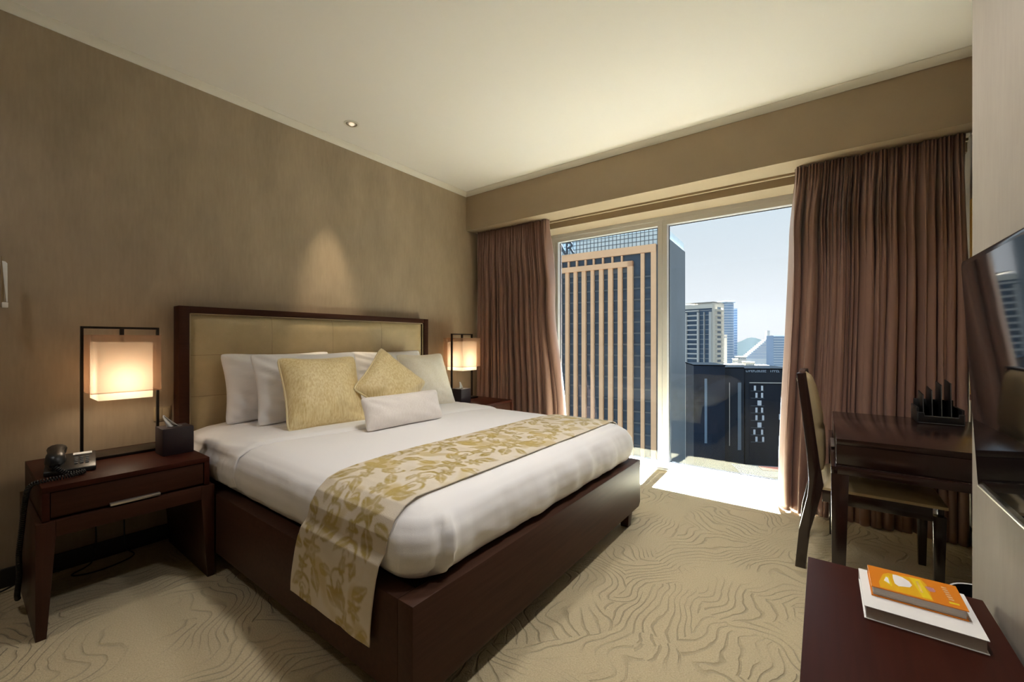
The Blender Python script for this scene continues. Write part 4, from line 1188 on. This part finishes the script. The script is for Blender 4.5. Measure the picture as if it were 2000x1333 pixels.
# stepped pyramid building
Sp = Face(1506, 700, 1450, 706)
st = thing('stepped_building', (Sp.o.x, Sp.o.y, GZ), 'stepped pyramid-shaped apartment building in front of the hill', 'building')
for k in range(13):
    f = k / 12
    y_ = 700 - 36 * f; x_ = 1452 + 43 * f
    d = 702
    obj('terrace', Sp.b(0, Sp.s_at(x_), -14, 0, zpix(y_ + 1.9, d) if k else GZ, zpix(y_, d)), M['concrete'], st)
    obj('terrace_shade', Sp.b(0, Sp.s_at(x_ + 1.5), -13, -.6, zpix(y_ + 3.0, d), zpix(y_ + 1.9, d)), M['blue_glass'], st)
obj('spire', Sp.b(Sp.s_at(1504), Sp.s_at(1499), -10, -.5, zpix(668, 702), zpix(646, 702)), M['concrete'], st)
obj('end_slab', Sp.b(Sp.s_at(1509), Sp.s_at(1503.5), -10, .4, GZ, zpix(655, 702)), M['cream_wall'], st)
S3 = Face(1545, 600, 1511, 602)
bt = thing('office_block', (S3.o.x, S3.o.y, GZ), 'pale blue banded office block at the edge of the curtain', 'building')
obj('glass_body', S3.b(0, S3.len, -20, 0, GZ, zpix(656, 600)), M['blue_glass'], bt)
zz = zpix(656.5, 600)
while zz > -45:
    obj('floor_band', S3.b(0, S3.len, 0, .4, zz - 1.0, zz), M['band'], bt); zz -= 3.6
# hill
P = []
for i in range(30):
    row = []
    for j in range(14):
        xx = 1380 + i * 8; dd = 1500 + j * 60
        prof = 678 - 20 * math.exp(-((xx - 1468) / 26) ** 2) - 8 * math.exp(-((xx - 1520) / 30) ** 2) + 1.4 * noise.noise(Vector((xx * .12, j * .4, 0)))
        h = zpix(prof, 1500) * math.sin(min(1, j / 7) * math.pi / 2) + GZ * (1 - math.sin(min(1, j / 7) * math.pi / 2))
        p = at_depth(xx, 666.5, dd); row.append((p.x, p.y, h))
    P.append(row)
put(obj('hill', grid_bm(P), M['hillm'], None, 60), 'wooded hill on the hazy horizon behind the city', 'hill')
# dark hotel
Hs = Face(1560, 176, 1455, 178); Hm = Face(1455, 176.5, 1416, 177); Hl = Face(1416, 175, 1355, 178)
ht = thing('hotel_block', (Hm.o.x, Hm.o.y, GZ), 'dark slate hotel block with a few pale windows below the horizon', 'building')
obj('west_wing', Hl.b(0, Hl.len, -22, 0, GZ, zpix(715, 176)), M['slate'], ht)
obj('core', Hm.b(0, Hm.len, -22, -.8, GZ, zpix(720, 176.5)), M['slate2'], ht)
obj('east_wing', Hs.b(0, Hs.len, -22, 0, GZ, zpix(722, 177)), M['slate2'], ht)
obj('roof', Hl.b(-.2, Hl.len + .2, -22, .2, zpix(715, 176), zpix(715, 176) + .4), M['roofdark'], ht)
obj('roof', Hm.b(0, Hm.len, -22, -.7, zpix(720, 176.5), zpix(720, 176.5) + .4), M['roofdark'], ht)
obj('roof', Hs.b(0, Hs.len, -22, .2, zpix(722, 177), zpix(722, 177) + .4), M['roofdark'], ht)
obj('recess_panel', Hs.b(0, Hs.s_at(1463), 0, .15, GZ, zpix(752, 177)), M['slate'], ht)
obj('ledge', Hs.b(0, Hs.s_at(1463), 0, .6, zpix(749, 177), zpix(747.5, 177)), M['concrete'], ht)
wrow = [(757, (1472, 1486)), (771, (1475, 1486)), (786, (1480,)), (800, (1475, 1486)), (815, (1475, 1488)), (829, (1480,)), (843, (1471, 1486)), (857, (1475, 1488))]
for y_, xs_ in wrow:
    for x_ in xs_:
        obj('window', Hs.b(Hs.s_at(x_ + (3.8 if len(xs_) > 1 else 6.5)), Hs.s_at(x_ - (0 if len(xs_) > 1 else 1)), .15, .3, zpix(y_ + 6.5, 177), zpix(y_ - 3, 177)), M['winwhite'], ht)
    obj('window_sill', Hs.b(Hs.s_at(1492), Hs.s_at(1466), .15, .4, zpix(y_ + 7.6, 177), zpix(y_ + 7.1, 177)), M['grey_clad'], ht)
for x_ in (1521,):
    for y_ in (815, 857): obj('window', Hs.b(Hs.s_at(1526), Hs.s_at(x_), .15, .3, zpix(y_ + 5, 177), zpix(y_ - 6, 177)), M['winwhite'], ht)
obj('window_strip', Hl.b(Hl.s_at(1381), Hl.s_at(1376), 0, .12, zpix(866, 177), zpix(740, 177)), M['grey_clad'], ht)
obj('window_strip', Hm.b(Hm.s_at(1449), Hm.s_at(1442.5), -.8, -.6, zpix(880, 177), zpix(748, 177)), M['grey_clad'], ht)
obj('edge_strip', Hm.b(Hm.s_at(1427), Hm.s_at(1425.8), -.8, -.65, zpix(872, 177), zpix(748, 177)), M['concrete'], ht)
# small sign marks along the parapet (too far to read)
rs = random.Random(2); xx = 1457.0
while xx < 1522:
    wdt = rs.uniform(1.6, 3.0)
    if not (1497 < xx < 1503):
        bm = bmesh.new()
        Hs.box(bm, Hs.s_at(xx + .7), Hs.s_at(xx), .02, .12, zpix(727.5, 177), zpix(723.5, 177))
        if rs.random() < .7: Hs.box(bm, Hs.s_at(xx + wdt), Hs.s_at(xx), .02, .12, zpix(724.3, 177), zpix(723.5, 177))
        if rs.random() < .6: Hs.box(bm, Hs.s_at(xx + wdt), Hs.s_at(xx), .02, .12, zpix(727.5, 177), zpix(726.8, 177))
        obj('sign_letter', bm, M['band'], ht)
    xx += wdt + 1.0
Pd = Face(1600, 150, 1440, 156)
pdm = thing('podium', (Pd.o.x, Pd.o.y, GZ), 'low grey podium roof at the foot of the dark hotel', 'building')
obj('roof', Pd.b(0, Pd.len, -8, 6, GZ, zpix(925, 152)), M['roofdark'], pdm)
obj('red_roof', Pd.b(4, Pd.s_at(1492), -6, -1, zpix(925, 152), zpix(925, 152) + .3), M['redroof'], pdm)
# low houses in the middle distance
for k, (xa, xb, yt, d, lab) in enumerate(((1383, 1410, 715, 330, 'low cream house roof beside the apartment tower'), (1412, 1453, 713.5, 340, 'wide low cream building just above the hotel roof'),
        (1456, 1474, 709, 380, 'small pale block beside the stepped building'), (1431, 1441, 703, 420, 'small grey house under the rounded glass tower'),
        (1441, 1458, 698, 520, 'low grey building at the foot of the hill'), (1474, 1502, 715, 420, 'long flat white roof below the stepped building'), (1408, 1420, 655, 380, 'narrow cream tower behind the apartment balconies'))):
    f = Face(xb, d, xa, d + 2); t = thing('house', (f.o.x, f.o.y, GZ), lab, 'building', 'distant city houses')
    z1 = zpix(yt, d)
    obj('walls', f.b(0, f.len, -12, 0, GZ, z1), M['cream_wall'] if k in (0, 1, 2, 6) else M['concrete'], t)
    obj('roof', f.b(-.3, f.len + .3, -12.3, .3, z1, z1 + .6), M['concrete'], t)
    for q in range(4):
        s0 = f.len * (.12 + .22 * q)
        obj('window', f.b(s0, s0 + f.len * .11, 0, .08, z1 - 2.6, z1 - 1.1), M['dkglass'], t)

# summer haze between the near towers and the far city
def haze():
    m = bpy.data.materials.new('city_haze'); m.use_nodes = True; t = m.node_tree; t.nodes.clear()
    out = t.nodes.new('ShaderNodeOutputMaterial'); v = t.nodes.new('ShaderNodeVolumeScatter')
    v.inputs['Color'].default_value = (.90, .95, 1, 1); v.inputs['Density'].default_value = .00004; v.inputs['Anisotropy'].default_value = .75
    t.links.new(v.outputs[0], out.inputs['Volume']); return m
put(obj('haze', box(300, 1250, -900, 1400, GZ + 1, 75), haze()), 'pale summer haze hanging over the far city', 'haze', kind='stuff')
